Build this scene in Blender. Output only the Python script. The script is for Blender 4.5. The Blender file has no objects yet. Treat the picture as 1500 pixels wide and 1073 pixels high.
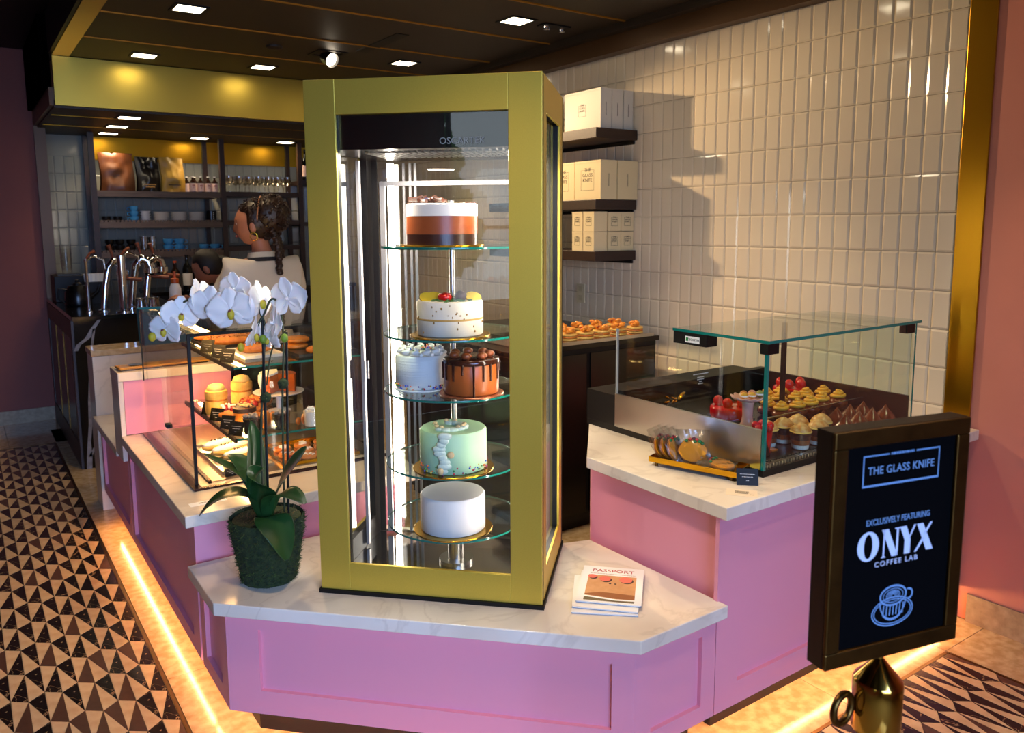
import bpy, bmesh, math, random
from mathutils import Vector, Matrix, noise
random.seed(7)
PI = math.pi
scene = bpy.context.scene
COL = scene.collection

# ------------------------------------------------------------------ camera
cam = bpy.data.cameras.new('camera'); camo = bpy.data.objects.new('camera', cam); COL.objects.link(camo)
cam.sensor_width = 36.0; cam.sensor_fit = 'HORIZONTAL'
cam.lens = 1162.61 / 1500 * 36.0
cam.shift_y = -(536.5 - 478.74) / 1500
cam.clip_start = 0.05; cam.clip_end = 100
_pt, _ro, _yw = 0.130145, -0.005008, 0.607879
fw = Vector((math.sin(_yw) * math.cos(_pt), math.cos(_yw) * math.cos(_pt), -math.sin(_pt)))
r0 = Vector((math.cos(_yw), -math.sin(_yw), 0)); u0 = r0.cross(fw)
rr = math.cos(_ro) * r0 + math.sin(_ro) * u0; uu = -math.sin(_ro) * r0 + math.cos(_ro) * u0
camo.matrix_world = Matrix(((rr.x, uu.x, -fw.x, 0), (rr.y, uu.y, -fw.y, 0), (rr.z, uu.z, -fw.z, 1.6), (0, 0, 0, 1)))
cam.dof.use_dof = True; cam.dof.focus_distance = 2.55; cam.dof.aperture_fstop = 5.6
scene.camera = camo

# ------------------------------------------------------------------ world, window light, exposure
world = bpy.data.worlds.new('world'); scene.world = world; world.use_nodes = True
bg = world.node_tree.nodes['Background']; bg.inputs[0].default_value = (0.78, 0.90, 1.0, 1); bg.inputs[1].default_value = 1.7

def area(name, loc, target, sx, sy, power, col):
    l = bpy.data.lights.new(name, 'AREA'); l.shape = 'RECTANGLE'; l.size = sx; l.size_y = sy; l.energy = power; l.color = col
    o = bpy.data.objects.new(name, l); COL.objects.link(o); o.location = loc
    d = Vector(target) - Vector(loc); o.rotation_euler = d.to_track_quat('-Z', 'Y').to_euler()
    return o
dl_ = area('daylight_storefront', (-0.3, -2.62, 1.75), (-0.1, 1.2, -0.4), 2.4, 1.7, 112, (0.29, 0.49, 1.0)); dl_.data.spread = math.radians(95)
scene.view_settings.view_transform = 'Standard'; scene.view_settings.look = 'None'
scene.view_settings.exposure = 0.0; scene.view_settings.gamma = 1.0
scene.view_settings.use_curve_mapping = False
scene.cycles.max_bounces = 10; scene.cycles.transparent_max_bounces = 32
scene.cycles.diffuse_bounces = 4; scene.cycles.glossy_bounces = 5
scene.cycles.caustics_reflective = False; scene.cycles.caustics_refractive = False
scene.cycles.sample_clamp_indirect = 6.0

# ------------------------------------------------------------------ materials
def lin(c):
    return tuple(((v / 255) / 12.92 if v / 255 <= 0.04045 else ((v / 255 + 0.055) / 1.055) ** 2.4) for v in c) + (1.0,)
MATS = {}
def mat(name, rgb, rough=0.5, metal=0.0, spec=0.5, coat=0.0, emit=None, estr=0.0, noise_amt=0.0, nscale=20.0, rgb2=None, bump=0.0, bscale=60.0, sss=0.0, stretch=None, alpha=1.0):
    if name in MATS: return MATS[name]
    m = bpy.data.materials.new(name); m.use_nodes = True; MATS[name] = m
    nt = m.node_tree; b = nt.nodes['Principled BSDF']
    b.inputs['Base Color'].default_value = lin(rgb); b.inputs['Roughness'].default_value = rough
    b.inputs['Metallic'].default_value = metal; b.inputs['Specular IOR Level'].default_value = spec
    b.inputs['Coat Weight'].default_value = coat; b.inputs['Coat Roughness'].default_value = 0.06
    if emit: b.inputs['Emission Color'].default_value = lin(emit); b.inputs['Emission Strength'].default_value = estr
    if sss: b.inputs['Subsurface Weight'].default_value = sss; b.inputs['Subsurface Radius'].default_value = (0.02, 0.01, 0.006)
    if alpha < 1: b.inputs['Alpha'].default_value = alpha
    tc = None
    if rgb2 is not None or bump:
        tc = nt.nodes.new('ShaderNodeTexCoord'); mp = nt.nodes.new('ShaderNodeMapping')
        nt.links.new(tc.outputs['Object'], mp.inputs[0])
        if stretch: mp.inputs['Scale'].default_value = stretch
    if rgb2 is not None:
        n = nt.nodes.new('ShaderNodeTexNoise'); n.inputs['Scale'].default_value = nscale; n.inputs['Detail'].default_value = 6
        nt.links.new(mp.outputs[0], n.inputs['Vector'])
        cr = nt.nodes.new('ShaderNodeValToRGB'); cr.color_ramp.elements[0].position = 0.5 - noise_amt; cr.color_ramp.elements[1].position = 0.5 + noise_amt
        cr.color_ramp.elements[0].color = lin(rgb); cr.color_ramp.elements[1].color = lin(rgb2)
        nt.links.new(n.outputs[0], cr.inputs[0]); nt.links.new(cr.outputs[0], b.inputs['Base Color'])
    if bump:
        n2 = nt.nodes.new('ShaderNodeTexNoise'); n2.inputs['Scale'].default_value = bscale; n2.inputs['Detail'].default_value = 4
        nt.links.new(mp.outputs[0], n2.inputs['Vector'])
        bp = nt.nodes.new('ShaderNodeBump'); bp.inputs['Strength'].default_value = bump; bp.inputs['Distance'].default_value = 0.01
        nt.links.new(n2.outputs[0], bp.inputs['Height']); nt.links.new(bp.outputs[0], b.inputs['Normal'])
    return m

def glass(name, tint=(1, 1, 1), refl=1.0, rough=0.0, base=0.0):
    if name in MATS: return MATS[name]
    m = bpy.data.materials.new(name); m.use_nodes = True; MATS[name] = m
    nt = m.node_tree; nt.nodes.clear()
    out = nt.nodes.new('ShaderNodeOutputMaterial'); tr = nt.nodes.new('ShaderNodeBsdfTransparent'); tr.inputs[0].default_value = (*tint, 1)
    gl = nt.nodes.new('ShaderNodeBsdfGlossy'); gl.inputs['Roughness'].default_value = rough
    lw = nt.nodes.new('ShaderNodeLayerWeight'); lw.inputs[0].default_value = 0.5
    fr = nt.nodes.new('ShaderNodeMath'); fr.operation = 'POWER'; fr.inputs[1].default_value = 5.0; nt.links.new(lw.outputs['Facing'], fr.inputs[0])
    mu = nt.nodes.new('ShaderNodeMath'); mu.operation = 'MULTIPLY_ADD'; mu.inputs[1].default_value = 0.9 * min(refl, 1.1); mu.inputs[2].default_value = 0.042 * refl + base; mu.use_clamp = True
    mx = nt.nodes.new('ShaderNodeMixShader')
    nt.links.new(fr.outputs[0], mu.inputs[0]); nt.links.new(mu.outputs[0], mx.inputs[0])
    nt.links.new(tr.outputs[0], mx.inputs[1]); nt.links.new(gl.outputs[0], mx.inputs[2]); nt.links.new(mx.outputs[0], out.inputs[0])
    return m

def veined(name, base, vein, vscale, width, rough, coat=0.0, dist=4.0, cloud=None):
    """stone with thin veins from a warped noise band"""
    if name in MATS: return MATS[name]
    m = mat(name, base, rough, coat=coat); nt = m.node_tree; b = nt.nodes['Principled BSDF']
    tc = nt.nodes.new('ShaderNodeTexCoord')
    n = nt.nodes.new('ShaderNodeTexNoise'); n.inputs['Scale'].default_value = vscale; n.inputs['Detail'].default_value = 5; n.inputs['Distortion'].default_value = dist * 0.25
    nt.links.new(tc.outputs['Object'], n.inputs['Vector'])
    sub = nt.nodes.new('ShaderNodeMath'); sub.operation = 'SUBTRACT'; sub.inputs[1].default_value = 0.5; nt.links.new(n.outputs[0], sub.inputs[0])
    ab = nt.nodes.new('ShaderNodeMath'); ab.operation = 'ABSOLUTE'; nt.links.new(sub.outputs[0], ab.inputs[0])
    cr = nt.nodes.new('ShaderNodeValToRGB'); cr.color_ramp.elements[0].position = 0.0; cr.color_ramp.elements[1].position = width
    cr.color_ramp.elements[0].color = lin(vein); cr.color_ramp.elements[1].color = lin(base)
    nt.links.new(ab.outputs[0], cr.inputs[0])
    if cloud:
        n2 = nt.nodes.new('ShaderNodeTexNoise'); n2.inputs['Scale'].default_value = vscale * 0.6; n2.inputs['Detail'].default_value = 4
        nt.links.new(tc.outputs['Object'], n2.inputs['Vector'])
        mx = nt.nodes.new('ShaderNodeMix'); mx.data_type = 'RGBA'; mx.blend_type = 'MULTIPLY'; mx.inputs[0].default_value = 1.0
        cr2 = nt.nodes.new('ShaderNodeValToRGB'); cr2.color_ramp.elements[0].position = 0.35; cr2.color_ramp.elements[1].position = 0.65
        cr2.color_ramp.elements[0].color = lin(cloud); cr2.color_ramp.elements[1].color = (1, 1, 1, 1)
        nt.links.new(n2.outputs[0], cr2.inputs[0]); nt.links.new(cr.outputs[0], mx.inputs[6]); nt.links.new(cr2.outputs[0], mx.inputs[7])
        nt.links.new(mx.outputs[2], b.inputs['Base Color'])
    else:
        nt.links.new(cr.outputs[0], b.inputs['Base Color'])
    return m

def wood(name, c1, c2, rough=0.45, scale=6.0, axis=(1, 14, 14)):
    return mat(name, c1, rough, rgb2=c2, noise_amt=0.25, nscale=scale, stretch=axis, bump=0.05, bscale=30)

def led(name, rgb, s):
    return mat(name, (255, 255, 255), 0.5, emit=rgb, estr=s)

M_PINK = mat('pink_lacquer', (230, 148, 164), 0.40, bump=0.02, bscale=400)
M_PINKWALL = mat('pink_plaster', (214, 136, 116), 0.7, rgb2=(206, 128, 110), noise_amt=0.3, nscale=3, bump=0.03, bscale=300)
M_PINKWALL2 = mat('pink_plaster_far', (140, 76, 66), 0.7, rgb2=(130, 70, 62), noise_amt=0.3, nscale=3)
M_MARBLE = veined('white_quartz', (236, 224, 206), (225, 212, 194), 3.2, 0.024, 0.15, cloud=(230, 222, 212))
M_BLACKMARBLE = veined('black_marble', (7, 7, 8), (150, 140, 130), 1.3, 0.006, 0.12)
M_BLACKMARBLE2 = mat('black_marble_plain', (8, 8, 9), 0.14)
M_VEIN = mat('marble_vein', (168, 160, 156), 0.2, rgb2=(120, 112, 108), noise_amt=0.3, nscale=30)
M_GOLD = mat('brushed_gold', (222, 194, 78), 0.42, metal=0.68, rgb2=(214, 184, 70), noise_amt=0.3, nscale=300, bump=0.015, bscale=700)
M_BRASS = mat('satin_brass', (196, 144, 34), 0.3, metal=1.0, bump=0.01, bscale=500)
M_BRASSD = mat('aged_brass', (112, 80, 38), 0.36, metal=1.0, rgb2=(80, 56, 26), noise_amt=0.3, nscale=25)
M_BRASSPOL = mat('polished_brass', (196, 150, 66), 0.12, metal=1.0)
M_BLACK = mat('black_paint', (7, 6, 6), 0.5, spec=0.3)
M_BLACKSAT = mat('black_satin', (9, 8, 8), 0.25, spec=0.4)
M_CEIL = mat('ceiling_board', (46, 36, 26), 0.55, rgb2=(38, 30, 22), noise_amt=0.3, nscale=4)
M_BROWN = mat('bronze_cornice', (84, 58, 34), 0.4, metal=0.4)
M_STONE = mat('limestone', (204, 176, 134), 0.13, rgb2=(180, 148, 102), noise_amt=0.12, nscale=26)
M_STONEB = mat('limestone_base', (170, 150, 122), 0.4, rgb2=(138, 118, 92), noise_amt=0.2, nscale=30)
M_GROUT = mat('grout', (120, 98, 66), 0.8)
M_CREAM = mat('cream_marble', (216, 182, 138), 0.25, rgb2=(196, 158, 112), noise_amt=0.22, nscale=22, coat=0.2)
M_NERO = veined('nero_marble', (20, 15, 13), (168, 130, 90), 7.0, 0.006, 0.22, coat=0.2)
M_UMBER = mat('umber_marble', (82, 54, 40), 0.3, rgb2=(70, 44, 32), noise_amt=0.2, nscale=40, coat=0.2)
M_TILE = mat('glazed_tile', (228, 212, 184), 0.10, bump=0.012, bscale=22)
M_TILE_DIM = mat('glazed_tile_dimmed', (150, 150, 138), 0.12)  # albedo lowered to put the dimness of the back wall into the colour
M_TGROUT = mat('tile_grout', (140, 122, 98), 0.8)
M_STEEL = mat('stainless', (190, 188, 184), 0.28, metal=1.0, bump=0.01, bscale=300, stretch=(1, 1, 30))
M_CHROME = mat('chrome', (220, 222, 226), 0.06, metal=1.0)
M_GLASS = glass('clear_glass', (0.985, 0.995, 0.99), 1.0)
M_GLASSG = glass('green_edge_glass', (0.93, 0.985, 0.965), 1.0)
M_SHELFG = glass('shelf_glass', (0.90, 0.97, 0.94), 1.3, base=0.03)
M_EDGE = mat('green_glass_edge', (10, 112, 98), 0.12, emit=(10, 120, 100), estr=0.0)
M_WHITE = mat('white_ceramic', (240, 236, 230), 0.18)
M_WHITEP = mat('white_paper', (240, 236, 226), 0.7)
M_DKWOOD = wood('walnut', (52, 29, 16), (34, 18, 10))
M_BLUE = mat('blue_ceramic', (70, 150, 205), 0.2)
M_RUBBER = mat('dark_plastic', (20, 20, 21), 0.4)
M_GREEN_LEAF = mat('orchid_leaf', (42, 78, 34), 0.28, rgb2=(26, 58, 26), noise_amt=0.2, nscale=9)
M_PETAL = mat('orchid_petal', (246, 240, 232), 0.5, sss=0.15)
M_LIP = mat('orchid_lip', (196, 176, 40), 0.5)
M_STEM = mat('orchid_stem', (46, 52, 22), 0.5)
M_MOSS = mat('moss', (44, 58, 20), 0.95, rgb2=(22, 34, 10), noise_amt=0.2, nscale=60, bump=0.6, bscale=120)

# ------------------------------------------------------------------ mesh builder
def basis(d):
    d = Vector(d).normalized(); a = Vector((0, 0, 1)) if abs(d.z) < 0.95 else Vector((1, 0, 0))
    s = d.cross(a).normalized(); t = s.cross(d).normalized(); return s, t, d
class MB:
    def __init__(s): s.v = []; s.f = []
    def add(s, vs, fs):
        o = len(s.v); s.v += [tuple(p) for p in vs]; s.f += [tuple(i + o for i in f) for f in fs]; return s
    def box(s, x0, x1, y0, y1, z0, z1):
        return s.add([(x0, y0, z0), (x1, y0, z0), (x1, y1, z0), (x0, y1, z0), (x0, y0, z1), (x1, y0, z1), (x1, y1, z1), (x0, y1, z1)],
                     [(0, 3, 2, 1), (4, 5, 6, 7), (0, 1, 5, 4), (1, 2, 6, 5), (2, 3, 7, 6), (3, 0, 4, 7)])
    def obox(s, p, u, w, n, t, z0, z1):
        """box starting at p(x,y), running w along u, t along n"""
        p = Vector((p[0], p[1])); u = Vector(u).normalized(); n = Vector(n).normalized()
        q = [p, p + u * w, p + u * w + n * t, p + n * t]
        if u.x * n.y - u.y * n.x < 0: q = [q[0], q[3], q[2], q[1]]
        return s.prism([(a.x, a.y) for a in q], z0, z1)
    def prism(s, poly, z0, z1):
        n = len(poly); vs = [(x, y, z0) for x, y in poly] + [(x, y, z1) for x, y in poly]
        fs = [tuple(range(n - 1, -1, -1)), tuple(range(n, 2 * n))] + [(i, (i + 1) % n, n + (i + 1) % n, n + i) for i in range(n)]
        return s.add(vs, fs)
    def lathe(s, prof, c=(0, 0, 0), n=24, axis=(0, 0, 1), cap=True, sq=None):
        a, b, d = basis(axis); c = Vector(c); vs = []; k = len(prof)
        for i in range(n):
            an = 2 * PI * i / n
            for (r, h) in prof:
                x, y = math.cos(an) * r, math.sin(an) * r
                if sq: x *= sq[0]; y *= sq[1]
                if axis == (0, 0, 1): vs.append(c + Vector((x, y, h)))
                else: vs.append(c + a * x + b * y + d * h)
        fs = []
        for i in range(n):
            j = (i + 1) % n
            for m in range(k - 1): fs.append((i * k + m, j * k + m, j * k + m + 1, i * k + m + 1))
        if cap:
            if prof[0][0] > 1e-6: fs.append(tuple(i * k for i in range(n - 1, -1, -1)))
            if prof[-1][0] > 1e-6: fs.append(tuple(i * k + k - 1 for i in range(n)))
        return s.add(vs, fs)
    def cyl(s, c, r, h, n=16, r2=None, axis=(0, 0, 1)):
        return s.lathe([(r, 0), (r if r2 is None else r2, h)], c, n, axis)
    def tube(s, pts, r, n=8, cap=True):
        pts = [Vector(p) for p in pts]; rs = r if isinstance(r, (list, tuple)) else [r] * len(pts)
        vs = []; prev = None
        for i, p in enumerate(pts):
            d = (pts[min(i + 1, len(pts) - 1)] - pts[max(i - 1, 0)])
            if d.length < 1e-9: d = Vector((0, 0, 1))
            d.normalize()
            if prev is None: a = basis(d)[0]
            else: a = (prev - d * prev.dot(d)).normalized()
            b = d.cross(a); prev = a
            for k in range(n):
                an = 2 * PI * k / n; vs.append(p + (a * math.cos(an) + b * math.sin(an)) * rs[i])
        fs = []
        for i in range(len(pts) - 1):
            for k in range(n): fs.append((i * n + k, i * n + (k + 1) % n, (i + 1) * n + (k + 1) % n, (i + 1) * n + k))
        if cap: fs.append(tuple(range(n - 1, -1, -1))); fs.append(tuple((len(pts) - 1) * n + k for k in range(n)))
        return s.add(vs, fs)
    def ball(s, c, r, nu=14, nv=9, fn=None, rot=None):
        if not isinstance(r, (list, tuple)): r = (r, r, r)
        c = Vector(c); vs = []; fs = []
        def P(th, ph):
            d = Vector((math.sin(ph) * math.cos(th), math.sin(ph) * math.sin(th), math.cos(ph)))
            k = fn(d) if fn else 1.0
            q = Vector((d.x * r[0] * k, d.y * r[1] * k, d.z * r[2] * k))
            if rot: q = rot @ q
            return c + q
        vs.append(P(0, 0))
        for j in range(1, nv):
            for i in range(nu): vs.append(P(2 * PI * i / nu, PI * j / nv))
        vs.append(P(0, PI)); L = len(vs) - 1
        for i in range(nu):
            fs.append((0, 1 + i, 1 + (i + 1) % nu)); b = 1 + (nv - 2) * nu
            fs.append((L, b + (i + 1) % nu, b + i))
            for j in range(nv - 2):
                a = 1 + j * nu; fs.append((a + i, a + nu + i, a + nu + (i + 1) % nu, a + (i + 1) % nu))
        return s.add(vs, fs)
    def grid(s, fn, nu, nv):
        vs = [fn(i / nu, j / nv) for j in range(nv + 1) for i in range(nu + 1)]
        fs = [(j * (nu + 1) + i, j * (nu + 1) + i + 1, (j + 1) * (nu + 1) + i + 1, (j + 1) * (nu + 1) + i) for j in range(nv) for i in range(nu)]
        return s.add(vs, fs)
    def xf(s, M):
        s.v = [tuple(M @ Vector(p)) for p in s.v]; return s
    def mesh(s, name, m, smooth=None):
        me = bpy.data.meshes.new(name); me.from_pydata(s.v, [], s.f)
        if m: me.materials.append(m)
        if smooth is not None:
            me.polygons.foreach_set('use_smooth', [True] * len(me.polygons))
            if smooth < 180: me.set_sharp_from_angle(angle=math.radians(smooth))
        me.update(); return me
    def build(s, name, m, parent=None, smooth=None, world=True, bevel=0, solid=0, sub=0):
        """vertices in world coordinates; a parent's location chain is taken off"""
        if parent and world:
            off = Vector((0, 0, 0)); p = parent
            while p: off += p.location; p = p.parent
            s.v = [(a - off.x, b - off.y, c - off.z) for a, b, c in s.v]
        o = bpy.data.objects.new(name, s.mesh(name, m, smooth)); COL.objects.link(o); o.parent = parent
        if solid: md = o.modifiers.new('s', 'SOLIDIFY'); md.thickness = solid; md.offset = 0
        if sub: md = o.modifiers.new('u', 'SUBSURF'); md.levels = sub; md.render_levels = sub
        if bevel: md = o.modifiers.new('b', 'BEVEL'); md.width = bevel; md.segments = 2; md.limit_method = 'ANGLE'
        return o

ORD = ('first', 'second', 'third', 'fourth', 'fifth', 'sixth', 'seventh', 'eighth')
def tag(o, label, cat, group=None):
    o['label'] = label; o['category'] = cat
    if group: o['group'] = group
    return o
def thing(name, label, cat, loc=(0, 0, 0), rotz=0, group=None):
    o = bpy.data.objects.new(name, None); COL.objects.link(o); o.location = loc; o.rotation_euler = (0, 0, rotz); o.empty_display_size = 0.05
    return tag(o, label, cat, group)
def struct(o): o['kind'] = 'structure'; return o
def stuff(o): o['kind'] = 'stuff'; return o
def copy_tree(o, parent=None):
    c = o.copy(); COL.objects.link(c); c.parent = parent
    for ch in list(o.children): copy_tree(ch, c)
    return c
def dup(root, loc, rotz=None, label=None, group=None, scale=None):
    r = copy_tree(root); r.location = loc
    if rotz is not None: r.rotation_euler = (0, 0, rotz)
    if scale: r.scale = (scale, scale, scale)
    if label: r['label'] = label
    if group: r['group'] = group
    return r

def text(body, size, m, parent, M, name='lettering', sx=1.0, align='CENTER', spacing=1.0, ext=0.0004):
    """lettering as a mesh; M maps the text plane (x right, y up, z out) to the parent's space"""
    cu = bpy.data.curves.new(name, 'FONT'); cu.body = body; cu.size = size; cu.align_x = align; cu.align_y = 'CENTER'; cu.extrude = ext; cu.space_character = spacing; cu.resolution_u = 3
    t = bpy.data.objects.new(name, cu); COL.objects.link(t)
    bpy.context.view_layer.update()
    dg = bpy.context.evaluated_depsgraph_get(); me = bpy.data.meshes.new_from_object(t.evaluated_get(dg))
    bpy.data.objects.remove(t); bpy.data.curves.remove(cu)
    me.transform(M @ Matrix.Diagonal((sx, 1, 1, 1))); me.materials.clear(); me.materials.append(m)
    o = bpy.data.objects.new(name, me); COL.objects.link(o); o.parent = parent; return o
def plane_M(o, x, y):
    """matrix from text plane to space: origin o, right x, up y"""
    x = Vector(x).normalized(); y = Vector(y).normalized(); z = x.cross(y)
    return Matrix(((x.x, y.x, z.x, o[0]), (x.y, y.y, z.y, o[1]), (x.z, y.z, z.z, o[2]), (0, 0, 0, 1)))
def lines_text(parent, M, rows, m, h=0.0012, name='printed_lines'):
    """tiny unreadable print: rows of short strokes (x0,x1,y)"""
    mb = MB()
    for x0, x1, y in rows:
        x = x0
        while x < x1:
            w = min(random.uniform(0.002, 0.006), x1 - x); mb.box(x, x + w, y - h / 2, y + h / 2, 0, 0.0003); x += w + 0.0012
    mb.xf(M); return mb.build(name, m, parent, world=False)

# ================================================================== SETTING
XW = 3.233
floor = struct(MB().box(-2.8, 3.4, -2.9, 8.2, -0.08, -0.008).build('floor', M_GROUT))
def slab(x0, x1, y0, y1):
    g = 0.0012
    return MB().box(x0 + g, x1 - g, y0 + g, y1 - g, -0.008, 0.0).build('floor_slab', M_STONE, floor)
ys = [2.26 + 0.605 * k for k in range(-3, 9)]
for a, b in zip(ys[:-1], ys[1:]): slab(0.494, 0.80, a, b)
for k in range(4): slab(-0.6 + 0.4 * k, -0.2 + 0.4 * k, 6.665, 7.50)
slab(0.80, 3.233, 1.62, 7.95)                           # service floor behind the counters
for a, b in ((0.8, 1.115), (1.115, 1.72), (1.72, 2.325), (2.325, 2.932), (2.932, 3.233)): slab(a, b, 1.368, 1.62)
for a, b in ((0.76, 1.368), (0.155, 0.76), (-0.45, 0.155), (-2.7, -0.45)): slab(2.932, 3.233, a, b)
slab(0.494, 1.0, -0.4, 0.445)
MB().box(0.4805, 0.4925, -2.7, 6.665, -0.008, 0.001).build('brass_edge_strip', M_BRASSD, floor)
MB().box(0.0, 0.4805, 6.655, 6.665, -0.008, 0.001).build('brass_edge_strip', M_BRASSD, floor)
MB().box(1.0, 2.9225, 1.356, 1.368, -0.008, 0.001).build('brass_edge_strip', M_BRASSD, floor)
MB().box(2.9215, 2.9325, -2.7, 1.356, -0.008, 0.001).build('brass_edge_strip', M_BRASSD, floor)

# mosaic: columns 5 cm apart, vertices every 20 cm, every other column 4 cm lower
def clip_poly(poly, x0, x1, y0, y1):
    def cut(P, inside, inter):
        out = []
        for i in range(len(P)):
            a, b = P[i - 1], P[i]
            if inside(b):
                if not inside(a): out.append(inter(a, b))
                out.append(b)
            elif inside(a): out.append(inter(a, b))
        return out
    def lx(v): return lambda a, b: (v, a[1] + (b[1] - a[1]) * (v - a[0]) / (b[0] - a[0]))
    def ly(v): return lambda a, b: (a[0] + (b[0] - a[0]) * (v - a[1]) / (b[1] - a[1]), v)
    for ins, it in ((lambda p: p[0] >= x0, lx(x0)), (lambda p: p[0] <= x1, lx(x1)), (lambda p: p[1] >= y0, ly(y0)), (lambda p: p[1] <= y1, ly(y1))):
        poly = cut(poly, ins, it)
        if len(poly) < 3: return None
    return poly
def shrink(poly, g):
    cx = sum(p[0] for p in poly) / len(poly); cy = sum(p[1] for p in poly) / len(poly)
    n = len(poly); out = []
    for i in range(n):
        p0, p1, p2 = (Vector(poly[i - 1]), Vector(poly[i]), Vector(poly[(i + 1) % n]))
        e1 = (p1 - p0).normalized(); e2 = (p2 - p1).normalized()
        n1 = Vector((-e1.y, e1.x)); n2 = Vector((-e2.y, e2.x))
        k = (n1 + n2); d = 1 + n1.dot(n2)
        out.append(tuple(p1 + k * (g / max(d, 0.12))))
    return out
def area2(P): return sum(P[i - 1][0] * P[i][1] - P[i][0] * P[i - 1][1] for i in range(len(P)))
TRI_CACHE = {}
def mosaic(x_start, ncol, phase, ybase, x0, x1, y0, y1, xmin_fn, maxparts):
    pan = MB().box(x0, x1, y0, y1, -0.0079, -0.003).build('mosaic_panel', M_GROUT, floor)
    tris = []
    for i in range(ncol):
        xa, xb = x_start + 0.05 * i, x_start + 0.05 * (i + 1)
        A_left = (i + phase) % 2 == 0
        for k in range(-3, 26):
            la = ybase + 0.2 * k + (0.0 if A_left else -0.038); ra = ybase + 0.2 * k + (-0.038 if A_left else 0.0)
            L0, R0, L1, R1 = (xa, la), (xb, ra), (xa, la - 0.2), (xb, ra - 0.2)
            if A_left: t = [((L0, L1, R0), 0), ((R0, L1, R1), 1)]
            else: t = [((L0, R1, R0), 1), ((L0, L1, R1), 0)]
            for P, dark in t:
                P = list(P)
                if area2(P) < 0: P.reverse()
                P = clip_poly(P, x0, x1, y0, y1)
                if not P or abs(area2(P)) < 0.0008: continue
                c = (sum(p[0] for p in P) / len(P), sum(p[1] for p in P) / len(P))
                if not xmin_fn(*c): continue
                kind = 0 if not dark else (2 if random.random() < 0.24 else 1)
                tris.append((math.hypot(*c), P, c, kind))
    tris.sort(key=lambda t: t[0])
    mats = (M_CREAM, M_NERO, M_UMBER); rest = {0: MB(), 1: MB(), 2: MB()}
    for n, (d, P, c, kind) in enumerate(tris):
        S_ = shrink(P, 0.0011)
        if n < maxparts:
            key = (kind, tuple((round(p[0] - c[0], 3), round(p[1] - c[1], 3)) for p in S_))
            if key not in TRI_CACHE:
                TRI_CACHE[key] = MB().prism([(p[0] - c[0], p[1] - c[1]) for p in S_], -0.003, 0.0).mesh('mosaic_tile', mats[kind])
            o = bpy.data.objects.new('mosaic_tile', TRI_CACHE[key]); COL.objects.link(o); o.parent = pan; o.location = (c[0], c[1], 0)
        else: rest[kind].prism(S_, -0.003, 0.0)
    for k, nm in ((0, 'distant_cream_tiles'), (1, 'distant_black_tiles'), (2, 'distant_umber_tiles')):
        if rest[k].v: stuff(rest[k].build(nm, mats[k], pan))
mosaic(-0.22, 14, 1, 3.03 - 0.8, -0.2, 0.4805, 1.9, 6.655, lambda x, y: x > 0.04 * (y - 3.0) - 0.07, 215)
mosaic(1.68 - 0.05, 26, 0, 1.196 - 0.6, 1.6, 2.9215, 0.55, 1.356, lambda x, y: x > 1.66, 85)

# right wall: tile, brass trim, pink plaster
wr = struct(MB().box(XW + 0.006, XW + 0.12, 1.481, 8.05, 0, 3.0).build('wall_right', M_TGROUT))
tile_mb = MB()
hy, hz, b, d = 0.0373, 0.0768, 0.0085, 0.0055
tile_mb.add([(0, -hy, -hz), (0, hy, -hz), (0, hy, hz), (0, -hy, hz), (-0.002, -hy, -hz), (-0.002, hy, -hz), (-0.002, hy, hz), (-0.002, -hy, hz),
             (-d, -hy + b, -hz + b), (-d, hy - b, -hz + b), (-d, hy - b, hz - b), (-d, -hy + b, hz - b)],
            [(8, 11, 10, 9), (4, 8, 9, 5), (5, 9, 10, 6), (6, 10, 11, 7), (7, 11, 8, 4), (0, 4, 5, 1), (1, 5, 6, 2), (2, 6, 7, 3), (3, 7, 4, 0)])
tile_me = tile_mb.mesh('tile', M_TILE)
cells = []
for i in range(83):
    for j in range(14):
        y, z = 1.5835 + 0.0766 * (i + 0.5), 2.4865 - 0.1555 * j
        seen = z > 0.82 and not (y > 2.75 and z < 1.02) and not (y > 3.45 and z > 1.42) and y < 4.25
        cells.append((0 if seen else 1, y, z))
cells.sort(key=lambda c: (c[0], c[1]))
rest = MB()
for n, (h, y, z) in enumerate(cells):
    if n < 300:
        o = bpy.data.objects.new('tile', tile_me); COL.objects.link(o); o.parent = wr; o.location = (XW + 0.006, y, z)
        o.rotation_euler = (0, random.gauss(0, 0.004), random.gauss(0, 0.005))
    else:
        rest.add([(p[0] + XW + 0.006, p[1] + y, p[2] + z) for p in tile_mb.v], tile_mb.f)
stuff(rest.build('more_tiles', M_TILE, wr))
struct(MB().box(XW - 0.006, XW + 0.02, 1.481, 1.5825, 0, 2.70).build('trim_1', M_BRASS, bevel=0.002))
struct(MB().box(XW + 0.004, XW + 0.12, -2.7, 1.481, 0, 3.0).build('wall_right_front', M_PINKWALL))
bb = struct(MB().box(XW - 0.004, XW + 0.004, -2.7, 1.44, 0, 0.112).build('baseboard_right', M_STONEB))
for a, b_ in ((1.06, 1.44), (0.45, 1.06), (-0.16, 0.45), (-0.77, -0.16)): MB().box(XW - 0.014, XW - 0.004, a + 0.001, b_ - 0.001, 0, 0.117).build('baseboard_stone', M_STONEB, bb, bevel=0.001)
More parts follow.
